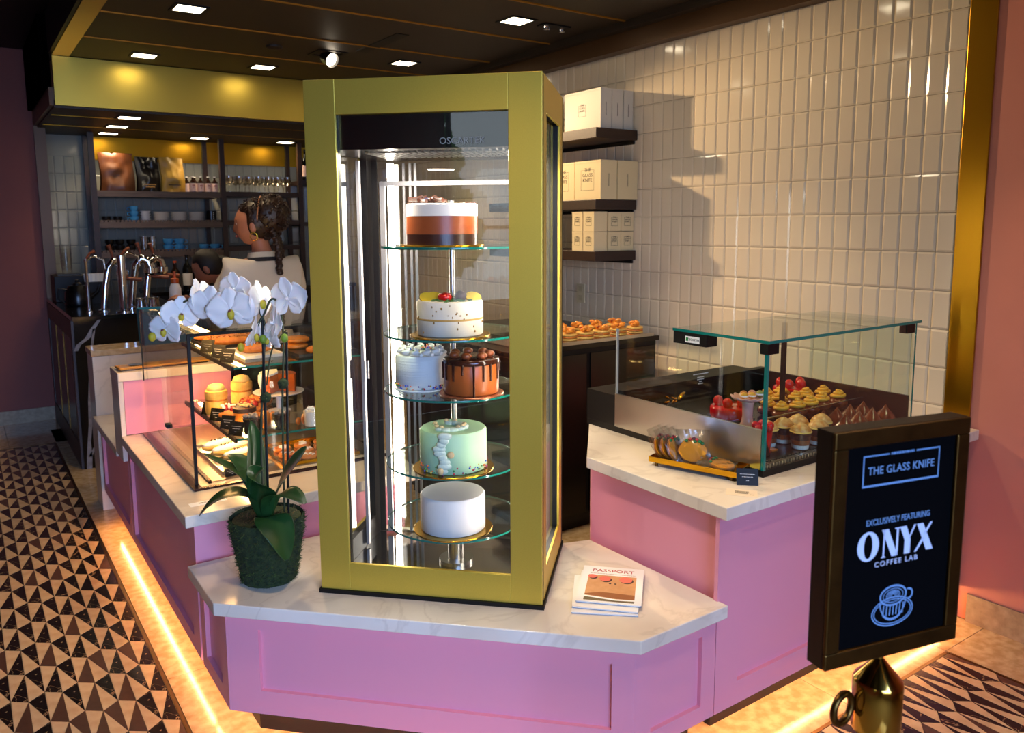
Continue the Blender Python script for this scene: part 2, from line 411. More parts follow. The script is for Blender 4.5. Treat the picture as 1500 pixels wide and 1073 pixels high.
# far and left walls
wb = struct(MB().box(0.55, 3.36, 7.95, 8.05, 0, 3.0).build('wall_back', M_TILE_DIM))
bt = MB()
for i in range(34):
    for j in range(8):
        x, z = 0.70 + 0.0766 * i, 1.03 + 0.1555 * j
        if z > 2.14: continue
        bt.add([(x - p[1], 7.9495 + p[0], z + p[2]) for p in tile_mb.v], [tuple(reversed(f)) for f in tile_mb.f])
stuff(bt.build('back_tiles', M_TILE_DIM, wb))
MB().box(1.0, 3.2, 7.93, 7.95, 2.17, 2.37).build('brass_frieze', M_BRASS, wb)
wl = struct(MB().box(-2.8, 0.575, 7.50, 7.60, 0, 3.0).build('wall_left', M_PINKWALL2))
struct(MB().box(-2.7, 0.566, 7.488, 7.50, 0, 0.11).build('baseboard_left', M_STONEB))
struct(MB().box(0.575, 0.655, 7.46, 7.56, 0, 2.45).build('trim_2', M_BROWN))
struct(MB().box(0.575, 0.66, 7.56, 8.0, 0, 2.45).build('wall_alcove', M_BROWN))
# street side: wall with a storefront opening, side wall with a window
rw = MB(); rw.box(-2.8, -1.55, -2.85, -2.72, 0, 3.0); rw.box(0.95, 3.36, -2.85, -2.72, 0, 3.0); rw.box(-1.55, 0.95, -2.85, -2.72, 0, 0.38); rw.box(-1.55, 0.95, -2.85, -2.72, 2.52, 3.0)
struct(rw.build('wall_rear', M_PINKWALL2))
wn = MB()
for x in (-1.55, -0.75, 0.07, 0.9): wn.box(x, x + 0.05, -2.70, -2.65, 0.38, 2.52)
wn.box(-1.55, 0.95, -2.70, -2.65, 0.38, 0.44); wn.box(-1.55, 0.95, -2.70, -2.65, 2.46, 2.52)
struct(wn.build('window_1', M_BLACK))
lw = MB(); lw.box(-2.9, -2.78, -2.8, -1.1, 0, 3.0); lw.box(-2.9, -2.78, -0.33, 7.6, 0, 3.0); lw.box(-2.9, -2.78, -1.1, -0.33, 0, 0.9); lw.box(-2.9, -2.78, -1.1, -0.33, 2.62, 3.0)
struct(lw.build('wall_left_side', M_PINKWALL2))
wn2 = MB(); wn2.box(-2.77, -2.73, -1.1, -1.07, 0.9, 2.62); wn2.box(-2.77, -2.73, -0.36, -0.33, 0.9, 2.62); wn2.box(-2.77, -2.73, -1.07, -0.36, 1.55, 1.58); wn2.box(-2.77, -2.73, -1.07, -0.36, 0.9, 0.93); wn2.box(-2.77, -2.73, -1.07, -0.36, 2.59, 2.62)
struct(wn2.build('window_2', M_BLACK))

# street trees seen only as a reflection in the tower glass
for k, (x, y, z, r) in enumerate(((-5.6, -1.3, 2.3, 0.75), (-6.4, -2.3, 1.5, 0.6))):
    t = thing('street_tree', 'leafy street tree outside the side window, %s one' % ('nearer', 'farther')[k], 'tree', (x, y, 0), 0, 'street trees outside')
    MB().tube([(0, 0, 0), (0.03, 0, z * 0.5), (0, 0.02, z)], [0.10, 0.08, 0.05], 10).build('trunk', M_DKWOOD, t, 60, world=False)
    MB().ball((0, 0, z), (r, r, r), nu=40, nv=28, fn=lambda d: 1 + 0.25 * noise.noise(d * 5) + 0.16 * noise.noise(d * 13)).build('crown', mat('tree_foliage', (70, 130, 60), 0.8, rgb2=(36, 84, 40), noise_amt=0.1, nscale=16), t, world=False)
# ceilings
M_JOINT = mat('brass_joint', (180, 124, 40), 0.5, metal=0.7)
ceil = struct(MB().box(0.66, 3.36, -2.8, 6.12, 2.712, 2.78).build('ceiling', M_BLACK))
J = [3.37 + 0.6775 * k for k in range(-9, 5)]
for a, b_ in zip(J[:-1], J[1:]): MB().box(0.706, 3.16, a + 0.008, min(b_ - 0.008, 6.098), 2.70, 2.712).build('ceiling_board', M_CEIL, ceil)
for a in J[:-1]: MB().box(0.706, 3.16, a - 0.006, a + 0.006, 2.694, 2.7115).build('brass_joint_strip', M_JOINT, ceil)
MB().box(2.2, 2.28, 4.32, 4.90, 2.696, 2.70).build('duct_slot', M_BLACK, ceil)
cor = struct(MB().box(3.165, 3.245, 1.45, 6.12, 2.563, 2.66).build('trim_3', M_BROWN))
MB().box(3.11, 3.245, 1.45, 6.12, 2.66, 2.715).build('cornice_step', M_CEIL, cor)
struct(MB().box(3.12, 3.245, -2.7, 1.45, 2.60, 2.715).build('trim_4', M_BROWN))
bm_ = struct(MB().box(0.605, 0.705, -2.7, 6.10, 2.70, 2.96).build('trim_5', M_BRASS))
MB().box(0.585, 0.605, -2.7, 6.10, 2.705, 2.96).build('beam_black_side', M_BLACK, bm_)
fas = struct(MB().box(0.605, 3.2, 6.10, 6.14, 2.385, 2.698).build('trim_6', mat('fascia_gold', (206, 178, 74), 0.36, metal=0.8, bump=0.01, bscale=500)))
lc = struct(MB().box(0.60, 3.36, 6.14, 8.0, 2.372, 2.42).build('ceiling_back', M_CEIL))
for y in (6.55, 7.2): MB().box(0.62, 3.2, y, y + 0.008, 2.369, 2.372).build('brass_joint_strip', M_BRASS, lc)
struct(MB().box(-2.9, 0.60, -2.9, 8.1, 2.97, 3.05).build('ceiling_aisle', M_BLACK)); struct(MB().box(0.60, 3.4, -2.9, 8.1, 2.985, 3.05).build('ceiling_slab', M_BLACK))
struct(MB().box(0.545, 0.60, 6.2, 7.49, 2.50, 2.97).build('soffit', mat('soffit_black', (3, 3, 3), 0.95, spec=0.0)))
struct(MB().box(0.575, 0.66, 6.14, 7.46, 2.385, 2.5).build('trim_7', M_BROWN))

# recessed square downlights
DL_E = led('lamp_diffuser', (255, 236, 200), 22)
def downlight(x, y, z, label, power, spot=1.5, blend=0.6, aim=None, group='square downlights'):
    t = thing('ceiling_downlight', label, 'light', (x, y, z), 0, group)
    f = MB(); f.box(-0.085, 0.085, -0.085, -0.068, -0.006, -0.0002); f.box(-0.085, 0.085, 0.068, 0.085, -0.006, -0.0002); f.box(-0.085, -0.068, -0.068, 0.068, -0.006, -0.0002); f.box(0.068, 0.085, -0.068, 0.068, -0.006, -0.0002)
    f.build('frame', M_BLACK, t, world=False)
    MB().box(-0.068, 0.068, -0.068, 0.068, -0.003, -0.0003).build('diffuser', DL_E, t, world=False)
    l = bpy.data.lights.new('lamp', 'SPOT'); l.energy = power; l.color = (1.0, 0.72, 0.42); l.spot_size = spot; l.spot_blend = blend; l.shadow_soft_size = 0.05
    lo = bpy.data.objects.new('lamp', l); COL.objects.link(lo); lo.parent = t; lo.location = (0, 0, -0.03)
    return t
WARM = 37
downlight(1.074, 4.43, 2.70, 'square ceiling downlight nearest the gold corner beam, at the top edge', WARM)
downlight(1.105, 5.79, 2.70, 'square ceiling downlight above the left glow on the gold fascia', 14)
downlight(1.872, 5.75, 2.70, 'square ceiling downlight above the right glow on the gold fascia', 14)
downlight(2.635, 5.075, 2.70, 'square ceiling downlight between the tower top and the swivel spotlight', WARM)
downlight(2.616, 3.70, 2.70, 'square ceiling downlight closest to the tiled wall', 22)
for (x, y, lb) in ((1.07, 3.07, 'above the left pastry case'), (0.80, 1.42, 'above the front of the plinth'), (2.40, 2.36, 'above the right cake case'), (2.60, 0.90, 'above the stanchion sign mosaic'), (1.6, 0.3, 'above the entrance floor')):
    downlight(x, y, 2.70, 'square ceiling downlight outside the picture, ' + lb, 56 if 'plinth' in lb else WARM)
for x, y, lb in ((1.10, 6.42, 'first square downlight behind the gold fascia, nearest it'), (1.115, 7.05, 'second square downlight behind the gold fascia, left column'), (1.13, 7.6, 'rearmost left square downlight, above the coffee bags'), (1.87, 7.6, 'square downlight above the syrup bottles'), (2.64, 7.55, 'square downlight above the wine glass rack')):
    downlight(x, y, 2.372, lb, 12.0, spot=2.0)
# swivel spotlight throwing the shelf shadows across the tiles
t = thing('swivel_spotlight', 'swivel ceiling spotlight tilted out of its square black housing', 'light', (2.08, 5.07, 2.70))
f = MB(); f.box(-0.10, 0.10, -0.10, -0.075, -0.006, -0.0002); f.box(-0.10, 0.10, 0.075, 0.10, -0.006, -0.0002); f.box(-0.10, -0.075, -0.075, 0.075, -0.006, -0.0002); f.box(0.075, 0.10, -0.075, 0.075, -0.006, -0.0002)
f.build('frame', M_BLACK, t, world=False)
ax = (Vector((2.9, 1.9, 1.1)) - Vector((2.08, 5.07, 2.66))).normalized()
MB().lathe([(0.03, -0.05), (0.045, -0.02), (0.05, 0.05), (0.046, 0.05), (0.04, 0.03)], (0, 0, -0.03), 20, tuple(ax)).build('lamp_head', M_BLACKSAT, t, 40, world=False)
MB().lathe([(0.0, 0.031), (0.04, 0.031)], (0, 0, -0.03), 20, tuple(ax), cap=False).build('lens', led('spot_lens', (255, 235, 205), 12), t, world=False)
l = bpy.data.lights.new('lamp', 'SPOT'); l.energy = 285; l.color = (1.0, 0.70, 0.40); l.spot_size = 1.0; l.spot_blend = 0.5; l.shadow_soft_size = 0.025
lo = bpy.data.objects.new('lamp', l); COL.objects.link(lo); lo.parent = t; lo.location = Vector((0, 0, -0.03)) + ax * 0.07; lo.rotation_euler = ax.to_track_quat('-Z', 'Y').to_euler()
# ceiling speaker and emergency sensor
t = thing('ceiling_sensor', 'small round ceiling sensor beside the gold joint strip', 'sensor', (1.72, 5.05, 2.70)); MB().lathe([(0.05, 0.0), (0.05, -0.012), (0.03, -0.02), (0, -0.021)], n=20).build('housing', M_CEIL, t, 40, world=False)
t = thing('twin_ceiling_light', 'black twin emergency lamp plate with two small heads on the ceiling', 'light', (2.86, 3.68, 2.70)); MB().box(-0.09, 0.09, -0.04, 0.04, -0.008, -0.0002).build('plate', M_BLACK, t, world=False)
for s in (-1, 1): MB().lathe([(0.0, -0.03), (0.016, -0.028), (0.018, -0.008)], (s * 0.055, 0, 0), 12).build('lamp_head', M_CHROME, t, 40, world=False)

# ================================================================== COUNTERS
def face_frame(p, u, n, W, z0, z1, openings, root, t=0.014, name='face_frame'):
    """flat frame of stiles and rails standing t proud of the body, with open panels between"""
    mb = MB(); P = Vector(p); U = Vector(u).normalized()
    cuts = sorted(set([0, W] + [o[0] for o in openings] + [o[1] for o in openings]))
    for a, b_ in zip(cuts[:-1], cuts[1:]):
        mid = (a + b_) / 2; ops = [o for o in openings if o[0] < mid < o[1]]
        segs = [(z0, z1)] if not ops else [(z0, ops[0][2]), (ops[0][3], z1)]
        for c, d_ in segs: mb.obox(P + U * a, u, b_ - a, n, t, c, d_)
    return mb.build(name, M_PINK, root)
TOE = mat('toe_kick', (14, 11, 9), 0.6)
LEDW = led('warm_led', (255, 204, 128), 52)
# --- corner plinth under the cake tower
t = thing('corner_plinth_cabinet', 'low pink panelled corner cabinet carrying the gold cake tower', 'cabinet', (1.1, 2.0, 0))
body = [(0.589, 2.66), (0.589, 2.351), (1.433, 1.489), (1.757, 1.489), (1.757, 2.0), (1.2, 2.66)]
MB().prism(body, 0.13, 0.448).build('body', M_PINK, t)
MB().prism([(0.68, 2.66), (0.68, 2.40), (1.48, 1.575), (1.757, 1.575), (1.757, 2.0), (1.2, 2.66)], 0, 0.13).build('toe_kick', TOE, t)
q = math.sqrt(0.5); dl = Vector((1.433 - 0.589, 1.489 - 2.351)); DW = dl.length; du = dl.normalized(); dn = Vector((du.y, -du.x))
face_frame((0.589, 2.66), (0, -1), (-1, 0), 0.30, 0.13, 0.448, [(0.055, 0.245, 0.18, 0.415)], t)
face_frame((0.589, 2.351), du, dn, DW, 0.13, 0.448, [(0.10, DW - 0.055, 0.205, 0.40)], t)
face_frame((1.438, 1.489), (1, 0), (0, -1), 0.318, 0.13, 0.448, [(0.055, 0.26, 0.18, 0.40)], t)
MB().prism([(1.433, 1.489), (1.4232, 1.4793), (1.4275, 1.475), (1.4379, 1.475), (1.4379, 1.489)], 0.13, 0.448).build('corner_bead', M_PINK, t)
MB().prism([(0.589, 2.351), (0.589, 2.3599), (0.575, 2.3599), (0.575, 2.345), (0.5788, 2.3412)], 0.13, 0.448).build('corner_bead', M_PINK, t)
MB().box(0.606, 0.614, 2.42, 2.66, 0.114, 0.124).build('led_strip', LEDW, t)
p0 = Vector((0.64, 2.40)); MB().obox(p0, du, DW - 0.05, -dn, 0.008, 0.114, 0.124).build('led_strip', LEDW, t)
MB().box(1.47, 1.757, 1.522, 1.530, 0.114, 0.124).build('led_strip', LEDW, t)
wt = MB().prism([(0.54, 2.648), (0.54, 2.332), (1.42, 1.442), (1.768, 1.442), (1.757, 2.05), (1.65, 2.085), (1.26, 2.56), (1.2, 2.648)], 0.45, 0.49).build('plinth_worktop', M_MARBLE, None, bevel=0.003)
tag(wt, 'low white stone slab under the cake tower, orchid and magazines', 'worktop')
# --- left display counter
t = thing('left_display_cabinet', 'pink panelled cabinet under the glass pastry case on the left', 'cabinet', (0.95, 3.2, 0))
MB().box(0.589, 1.36, 2.70, 3.94, 0.13, 0.613).build('body', M_PINK, t)
MB().box(0.68, 1.36, 2.70, 3.94, 0, 0.13).build('toe_kick', TOE, t)
face_frame((0.589, 3.94), (0, -1), (-1, 0), 1.24, 0.13, 0.613, [(0.055, 1.16, 0.18, 0.545)], t)
face_frame((0.575, 2.70), (1, 0), (0, -1), 0.70, 0.13, 0.613, [], t)
MB().box(0.606, 0.614, 2.70, 3.94, 0.114, 0.124).build('led_strip', LEDW, t)
wt = MB().box(0.542, 1.42, 2.65, 3.868, 0.615, 0.655).build('left_worktop', M_MARBLE, None, bevel=0.003); tag(wt, 'white stone worktop under the left glass pastry case', 'worktop')
# --- low far counter behind it
t = thing('far_low_cabinet', 'low pink panelled cabinet between the left case and black marble bar', 'cabinet', (0.9, 4.4, 0))
MB().box(0.589, 0.98, 3.945, 4.82, 0.13, 0.508).build('body', M_PINK, t); MB().box(0.68, 0.98, 3.945, 4.82, 0, 0.13).build('toe_kick', TOE, t)
face_frame((0.589, 4.82), (0, -1), (-1, 0), 0.875, 0.13, 0.508, [(0.055, 0.80, 0.18, 0.455)], t)
MB().box(0.606, 0.614, 3.945, 4.60, 0.114, 0.124).build('led_strip', LEDW, t)
wt = MB().box(0.545, 1.0, 4.075, 4.855, 0.51, 0.55).build('far_low_worktop', M_MARBLE, None, bevel=0.003); tag(wt, 'low white stone worktop beside the black marble bar', 'worktop')
t = thing('white_stone_block', 'white stone faced pedestal cabinet in front of the black bar', 'cabinet', (0.85, 5.1, 0.0))
MB().box(0.565, 1.2, 4.865, 5.08, 0, 0.88).build('body', M_MARBLE, t, bevel=0.003); MB().box(0.56, 1.2, 4.86, 5.09, 0.882, 0.915).build('stone_top', M_STONE, t, bevel=0.003)
# --- riser shelf closing the far end of the left case
t = thing('pink_riser', 'pink riser with white stone top and hanging stone side behind the left case', 'shelf', (0.8, 3.95, 0.655))
MB().box(0.566, 1.04, 3.872, 4.06, 0.657, 0.903).build('pink_front', M_PINK, t); MB().box(0.545, 0.565, 3.872, 4.07, 0.535, 0.903).build('stone_side', M_MARBLE, t, bevel=0.002)
MB().box(0.543, 1.06, 3.858, 4.075, 0.905, 0.945).build('stone_top', M_MARBLE, t, bevel=0.003)
# --- right display counter
t = thing('right_display_cabinet', 'pink panelled cabinet under the glass cake case on the right', 'cabinet', (2.4, 1.9, 0))
poly = [(1.787, 1.489), (3.22, 1.489), (3.22, 2.45), (2.1, 2.45), (1.787, 2.08)]
MB().prism(poly, 0.13, 0.748).build('body', M_PINK, t)
MB().prism([(1.86, 1.575), (3.22, 1.575), (3.22, 2.4), (2.1, 2.4), (1.86, 2.08)], 0, 0.13).build('toe_kick', TOE, t)
face_frame((1.759, 1.489), (1, 0), (0, -1), 1.46, 0.13, 0.748, [(0.10, 1.36, 0.205, 0.69)], t)
MB().box(1.80, 3.20, 1.522, 1.530, 0.114, 0.124).build('led_strip', LEDW, t)
wt = MB().prism([(1.748, 1.44), (3.227, 1.44), (3.227, 2.46), (2.1, 2.46), (1.935, 2.27), (1.748, 2.06)], 0.75, 0.79).build('right_worktop', M_MARBLE, None, bevel=0.003); tag(wt, 'white stone worktop under the right glass cake case', 'worktop')

# ================================================================== CAKE TOWER
TW = thing('gold_cake_tower', 'tall gold framed glass cake tower with revolving round shelves', 'display case', (1.071, 1.977, 0.49), -PI / 4)
HWD, DP, HT = 0.339, 0.48, 1.51
def L(mb, name, m, parent=TW, smooth=None, bevel=0): return mb.build(name, m, parent, smooth, world=False, bevel=bevel)
L(MB().box(-HWD - 0.006, HWD + 0.006, -0.006, DP + 0.006, 0.0, 0.012), 'black_base', M_BLACK)
sw, rh = 0.093, 0.097
for x0, x1 in ((-HWD, -HWD + sw), (HWD - sw, HWD)): L(MB().box(x0, x1, 0, 0.010, 0.012, HT), 'front_stile', M_GOLD, bevel=0.0015); L(MB().box(x0 + 0.0005 * (x0 < 0), x1 - 0.0005 * (x0 > 0), 0.0102, 0.03, 0.02, HT - 0.005), 'stile_lining', M_BLACK)
L(MB().box(-HWD + sw, HWD - sw, 0.0006, 0.012, 0.012, rh), 'front_rail', M_GOLD, bevel=0.001); L(MB().box(-HWD + sw, HWD - sw, 0.0006, 0.03, HT - rh, HT - 0.0006), 'front_rail', M_GOLD, bevel=0.001)
for s in (-1, 1):
    xa, xb = (-HWD, -HWD + 0.007) if s < 0 else (HWD - 0.007, HWD)
    ia, ib = (-HWD + 0.0072, -HWD + 0.03) if s < 0 else (HWD - 0.03, HWD - 0.0072)
    for y0_, y1_, z0_, z1_, nm in ((0.0301, 0.085, 0.012, HT, 'side_stile'), (DP - 0.075, DP - 0.012, 0.012, HT, 'side_stile'), (0.085, DP - 0.075, 0.012, rh, 'side_rail'), (0.085, DP - 0.075, HT - rh, HT, 'side_rail')):
        L(MB().box(xa, xb, y0_, y1_, z0_, z1_), nm, M_GOLD); L(MB().box(ia, ib, y0_, y1_, z0_ + 0.008, z1_ - 0.005), nm + '_lining', M_BLACK)
    xa, xb = (-HWD, -HWD + 0.03) if s < 0 else (HWD - 0.03, HWD)
    L(MB().box(xa - 0.001, xb + 0.001, DP - 0.012, DP, 0.012, HT), 'rear_edge', M_BLACK)
    xg = s * (HWD - 0.018); L(MB().box(xg - 0.003, xg + 0.003, 0.06, DP - 0.05, rh - 0.01, HT - rh + 0.01), 'side_pane', glass('tower_side_glass', (0.9, 0.92, 0.92), 0.45))
TG = glass('tower_front_glass', (0.98, 0.99, 0.985), 1.3, base=0.0)
L(MB().box(-HWD + sw - 0.008, HWD - sw + 0.008, 0.014, 0.020, rh - 0.01, HT - rh + 0.01), 'front_pane', TG)
L(MB().box(-HWD + 0.03, HWD - 0.03, DP - 0.022, DP - 0.016, rh - 0.03, HT - rh + 0.01), 'rear_pane', M_GLASS)
for x0, x1 in ((-HWD + 0.03, -HWD + 0.05), (HWD - 0.05, HWD - 0.03)): L(MB().box(x0, x1, DP - 0.03, DP - 0.024, 0.02, HT - rh), 'rear_stile', M_BLACK)
L(MB().box(-HWD + 0.031, HWD - 0.031, 0.032, DP - 0.012, HT - 0.192, HT - 0.002), 'lamp_housing', M_BLACKSAT)
L(MB().box(-HWD + 0.031, HWD - 0.031, 0.022, 0.0315, HT - 0.192, HT - rh + 0.004), 'black_valance', M_BLACKSAT)
L(MB().box(-HWD + 0.031, HWD - 0.031, 0.031, DP - 0.035, 0.013, 0.020), 'floor_plate', mat('mirror_steel', (200, 204, 206), 0.07, metal=1.0))
vent = MB()
for i in range(22):
    for j in range(4): vent.box(-0.20 + i * 0.02, -0.188 + i * 0.02, 0.10 + j * 0.05, 0.135 + j * 0.05, HT - 0.197, HT - 0.1925)
L(vent, 'perforated_grille', M_STEEL)
TLED = led('tower_led', (255, 240, 224), 44)
ALU = mat('white_aluminium', (170, 166, 166), 0.4, metal=0.6)
L(MB().box(-0.245, -0.227, DP - 0.050, DP - 0.040, 0.03, HT - 0.2), 'led_column', TLED)
L(MB().box(0.262, 0.282, DP - 0.052, DP - 0.040, 0.03, HT - 0.2), 'led_column', TLED)
L(MB().box(0.285, 0.305, 0.034, 0.042, 0.03, HT - 0.2), 'led_column', TLED)
for x in (-0.190, -0.168, -0.150): L(MB().box(x - 0.004, x + 0.004, DP - 0.046, DP - 0.040, 0.03, HT - 0.2), 'led_reflection_bar', ALU)  # solid bars standing in for reflections of the LED column in the glass
L(MB().box(-0.272, -0.254, DP - 0.056, DP - 0.046, 0.03, 1.25), 'rear_door_stile', ALU); L(MB().box(-0.272, 0.29, DP - 0.056, DP - 0.046, 1.235, 1.25), 'rear_door_rail', ALU)
L(MB().box(-0.306, -0.296, 0.30, 0.315, 0.03, HT - 0.2), 'side_post', ALU)
L(MB().box(-0.292, -0.286, 0.310, 0.318, 0.60, 0.66), 'door_handle', ALU)
text('OSCARTEK', 0.026, mat('grey_print', (120, 130, 134), 0.5), TW, plane_M((0.115, 0.0135, HT - 0.175), (1, 0, 0), (0, 0, 1)), 'maker_lettering')
rot = MB(); rot.cyl((0.021, 0.245, 0.02), 0.055, 0.012, 28); rot.cyl((0.021, 0.245, 0.032), 0.026, 0.08, 24); rot.cyl((0.021, 0.245, 0.112), 0.032, 0.02, 24); rot.cyl((0.021, 0.245, 0.13), 0.009, 1.05, 12)
L(rot, 'revolving_post', M_STEEL, smooth=40)
SZ = [1.525, 1.258, 1.081, 0.848, 0.654]
for z in SZ:
    sh = L(MB().lathe([(0.0095, 0), (0.214, 0), (0.2155, 0.0025), (0.2155, 0.0055), (0.214, 0.008), (0.0095, 0.008)], (0.021, 0.245, z - 0.49), 64, cap=False), 'round_shelf', M_SHELFG, smooth=40)
    L(MB().lathe([(0.2157, 0.001), (0.2162, 0.004), (0.2157, 0.007)], (0.021, 0.245, z - 0.49), 64, cap=False), 'green_rim', M_EDGE, sh, smooth=60)
    L(MB().lathe([(0.0092, 0.0081), (0.022, 0.0081), (0.022, 0.013), (0.0092, 0.013)], (0.021, 0.245, z - 0.49), 20, cap=False), 'shelf_collar', M_STEEL, sh)
# two lamps inside the lamp housing
for x in (-0.16, 0.16):
    l = bpy.data.lights.new('tower_lamp', 'AREA'); l.shape = 'DISK'; l.size = 0.10; l.energy = 8; l.color = (1, 0.90, 0.78)
    lo = bpy.data.objects.new('tower_lamp', l); COL.objects.link(lo); lo.parent = TW; lo.location = (x, 0.12, HT - 0.199)

# ---- cakes
CC = Vector((1.259, 2.135)); FWD = Vector((0.571, 0.821)); RGT = Vector((0.821, -0.571))
def cpos(lat, front, z): p = CC + RGT * lat - FWD * front; return (p.x, p.y, z + 0.0082)
BOARD = mat('gold_cake_board', (222, 168, 40), 0.22, metal=1.0)
def cake_base(name, label, lat, front, z, r, h, m, board=1.22, bm=BOARD, bulge=0.0):
    t = thing(name, label, 'cake', cpos(lat, front, z), -_yw)
    MB().lathe([(r * board - 0.001, 0), (r * board, 0.002), (r * board, 0.004), (r * board - 0.001, 0.005)], n=48).build('cake_board', bm, t, 40, world=False)
    MB().lathe([(r - 0.004, 0.0052), (r, 0.009), (r + bulge, h * 0.5), (r, h - 0.006), (r - 0.005, h), (0.0, h)], n=56).build('cake_body', m, t, 50, world=False)
    return t
def sp(c, r, **k): return MB().ball(c, r, **k)
cream = mat('buttercream', (244, 236, 224), 0.45, bump=0.05, bscale=60)
choc = mat('dark_chocolate', (52, 24, 14), 0.3); milk = mat('caramel_chocolate', (150, 74, 34), 0.35, bump=0.03, bscale=30)
# 1 mousse cake in two tones
t = thing('mousse_cake', 'brown mousse cake with cream top layer and chocolate curls on the top shelf', 'cake', cpos(-0.02, 0.10, SZ[0]), -_yw)
MB().lathe([(0.125, 0), (0.126, 0.002), (0.125, 0.005)], n=48).build('cake_board', BOARD, t, 40, world=False)
MB().lathe([(0.105, 0.0052), (0.105, 0.036), (0, 0.036)], n=48).build('sponge_layer', choc, t, 50, world=False)
MB().lathe([(0.1052, 0.0361), (0.1052, 0.088), (0, 0.088)], n=48).build('mousse_layer', milk, t, 50, world=False)
MB().lathe([(0.1056, 0.0881), (0.1056, 0.121), (0.102, 0.124), (0, 0.124)], n=48).build('cream_layer', cream, t, 50, world=False)
cl = MB()
for i in range(16):
    a = random.uniform(0, 2 * PI); rr_ = random.uniform(0, 0.045); c = (-0.035 + rr_ * math.cos(a), rr_ * math.sin(a) * 0.7, 0.130 + random.uniform(0, 0.008)); d = random.uniform(0, PI); ln = random.uniform(0.012, 0.026)
    cl.tube([(c[0] - ln * math.cos(d), c[1] - ln * math.sin(d), c[2]), c, (c[0] + ln * math.cos(d), c[1] + ln * math.sin(d), c[2] + random.uniform(-0.004, 0.008))], 0.006, 8)
cl.build('chocolate_curls', choc, t, 40, world=False)
dots = MB()
for i in range(40):
    a = random.uniform(0, 2 * PI); dots.ball((0.098 * math.cos(a), 0.098 * math.sin(a), 0.126), 0.0032, nu=6, nv=4)
dots.build('chocolate_crumbs', choc, t, world=False)
# 2 naked cake with fruit
t = cake_base('naked_cake', 'white naked cake topped with leaves, strawberry and lemon slices', 0.0, 0.104, SZ[1], 0.099, 0.108, mat('naked_icing', (244, 236, 220), 0.5, rgb2=(236, 218, 178), noise_amt=0.2, nscale=9, bump=0.1, bscale=30))
MB().lathe([(0.0993, 0.052), (0.0998, 0.055), (0.0993, 0.058)], n=48, cap=False).build('sponge_line', mat('sponge', (196, 152, 78), 0.8), t, 60, world=False)
lv = MB()
for i in range(30):
    a = random.uniform(0, 2 * PI); r_ = random.uniform(0.02, 0.085); lv.ball((r_ * math.cos(a), r_ * math.sin(a), 0.1095), (0.014, 0.007, 0.003), nu=8, nv=5, rot=Matrix.Rotation(random.uniform(0, 6), 3, 'Z'))
lv.build('leaves', mat('cake_leaf', (50, 104, 40), 0.5), t, 40, world=False)
for (x, y) in ((-0.065, -0.02), (-0.045, 0.0), (0.07, 0.0)): MB().lathe([(0, 0), (0.024, 0.0), (0.024, 0.006), (0, 0.007)], (x, y, 0.112), 20, (0.2, -0.5, 0.8)).build('lemon_slice', mat('lemon', (236, 196, 48), 0.4), t, 40, world=False)
MB().ball((-0.012, -0.03, 0.118), (0.022, 0.02, 0.014)).build('strawberry', mat('strawberry', (206, 24, 20), 0.25), t, 180, world=False)
MB().ball((0.034, -0.02, 0.12), (0.017, 0.017, 0.015), fn=lambda d: 1 + 0.12 * math.sin(d.z * 14) * math.cos(8 * math.atan2(d.y, d.x))).build('pine_cone', mat('cone', (70, 40, 34), 0.6), t, 180, world=False)
fk = MB()
for i in range(46):
    a = random.uniform(0, 2 * PI); z = random.uniform(0.015, 0.10); fk.ball((0.0988 * math.cos(a), 0.0988 * math.sin(a), z), (random.uniform(0.0015, 0.004), random.uniform(0.0015, 0.004), random.uniform(0.0015, 0.004)), nu=6, nv=4)
stuff(fk.build('crumb_flecks', mat('crumb_fleck', (150, 110, 44), 0.8), t, world=False))
# 3a piped white cake, 3b drip cake
t = cake_base('piped_cake', 'white cake with piped cream swirls on top and sprinkles round its foot', -0.10, 0.015, SZ[2], 0.081, 0.108, mat('white_icing_ridged', (236, 230, 222), 0.5, bump=0.25, bscale=14, stretch=(0.2, 0.2, 9)), board=1.1, bm=M_WHITE)
SPR = [mat('sprinkle_%s' % n, c, 0.4) for n, c in (('red', (200, 30, 40)), ('blue', (30, 90, 200)), ('green', (40, 140, 60)), ('yellow', (240, 190, 40)), ('orange', (230, 110, 30)), ('violet', (130, 60, 140)))]
sw_ = MB()
for i in range(11):
    a = 2 * PI * i / 11; c = (0.06 * math.cos(a), 0.06 * math.sin(a))
    sw_.tube([(c[0] + (0.017 - 0.0016 * k) * math.cos(k * 1.1), c[1] + (0.017 - 0.0016 * k) * math.sin(k * 1.1), 0.111 + 0.0022 * k) for k in range(11)], [0.006] * 8 + [0.005, 0.004, 0.001], 6)
sw_.build('piped_swirls', cream, t, 60, world=False)
def sprinkles(t, r, z0, z1, n, top=False):
    for k, m in enumerate(SPR):
        s_ = MB()
        for i in range(n):
            a = random.uniform(0, 2 * PI); rr_ = r if not top else random.uniform(0.3, 1) * r
            s_.ball((rr_ * math.cos(a), rr_ * math.sin(a), random.uniform(z0, z1)), random.uniform(0.0018, 0.0035), nu=6, nv=4)
        stuff(s_.build('sprinkles', m, t, world=False))
sprinkles(t, 0.083, 0.008, 0.02, 16); sprinkles(t, 0.07, 0.118, 0.126, 6, True)
t = cake_base('drip_cake', 'orange brown cake with dark chocolate drips down its side', 0.062, 0.108, SZ[2], 0.083, 0.112, mat('salted_caramel', (190, 96, 38), 0.35), board=1.18, bm=mat('rose_board', (196, 128, 92), 0.3, metal=0.8))
dr = MB().lathe([(0.0, 0.1125), (0.08, 0.1125), (0.0845, 0.110), (0.0848, 0.098), (0.0835, 0.096)], n=40, cap=False)
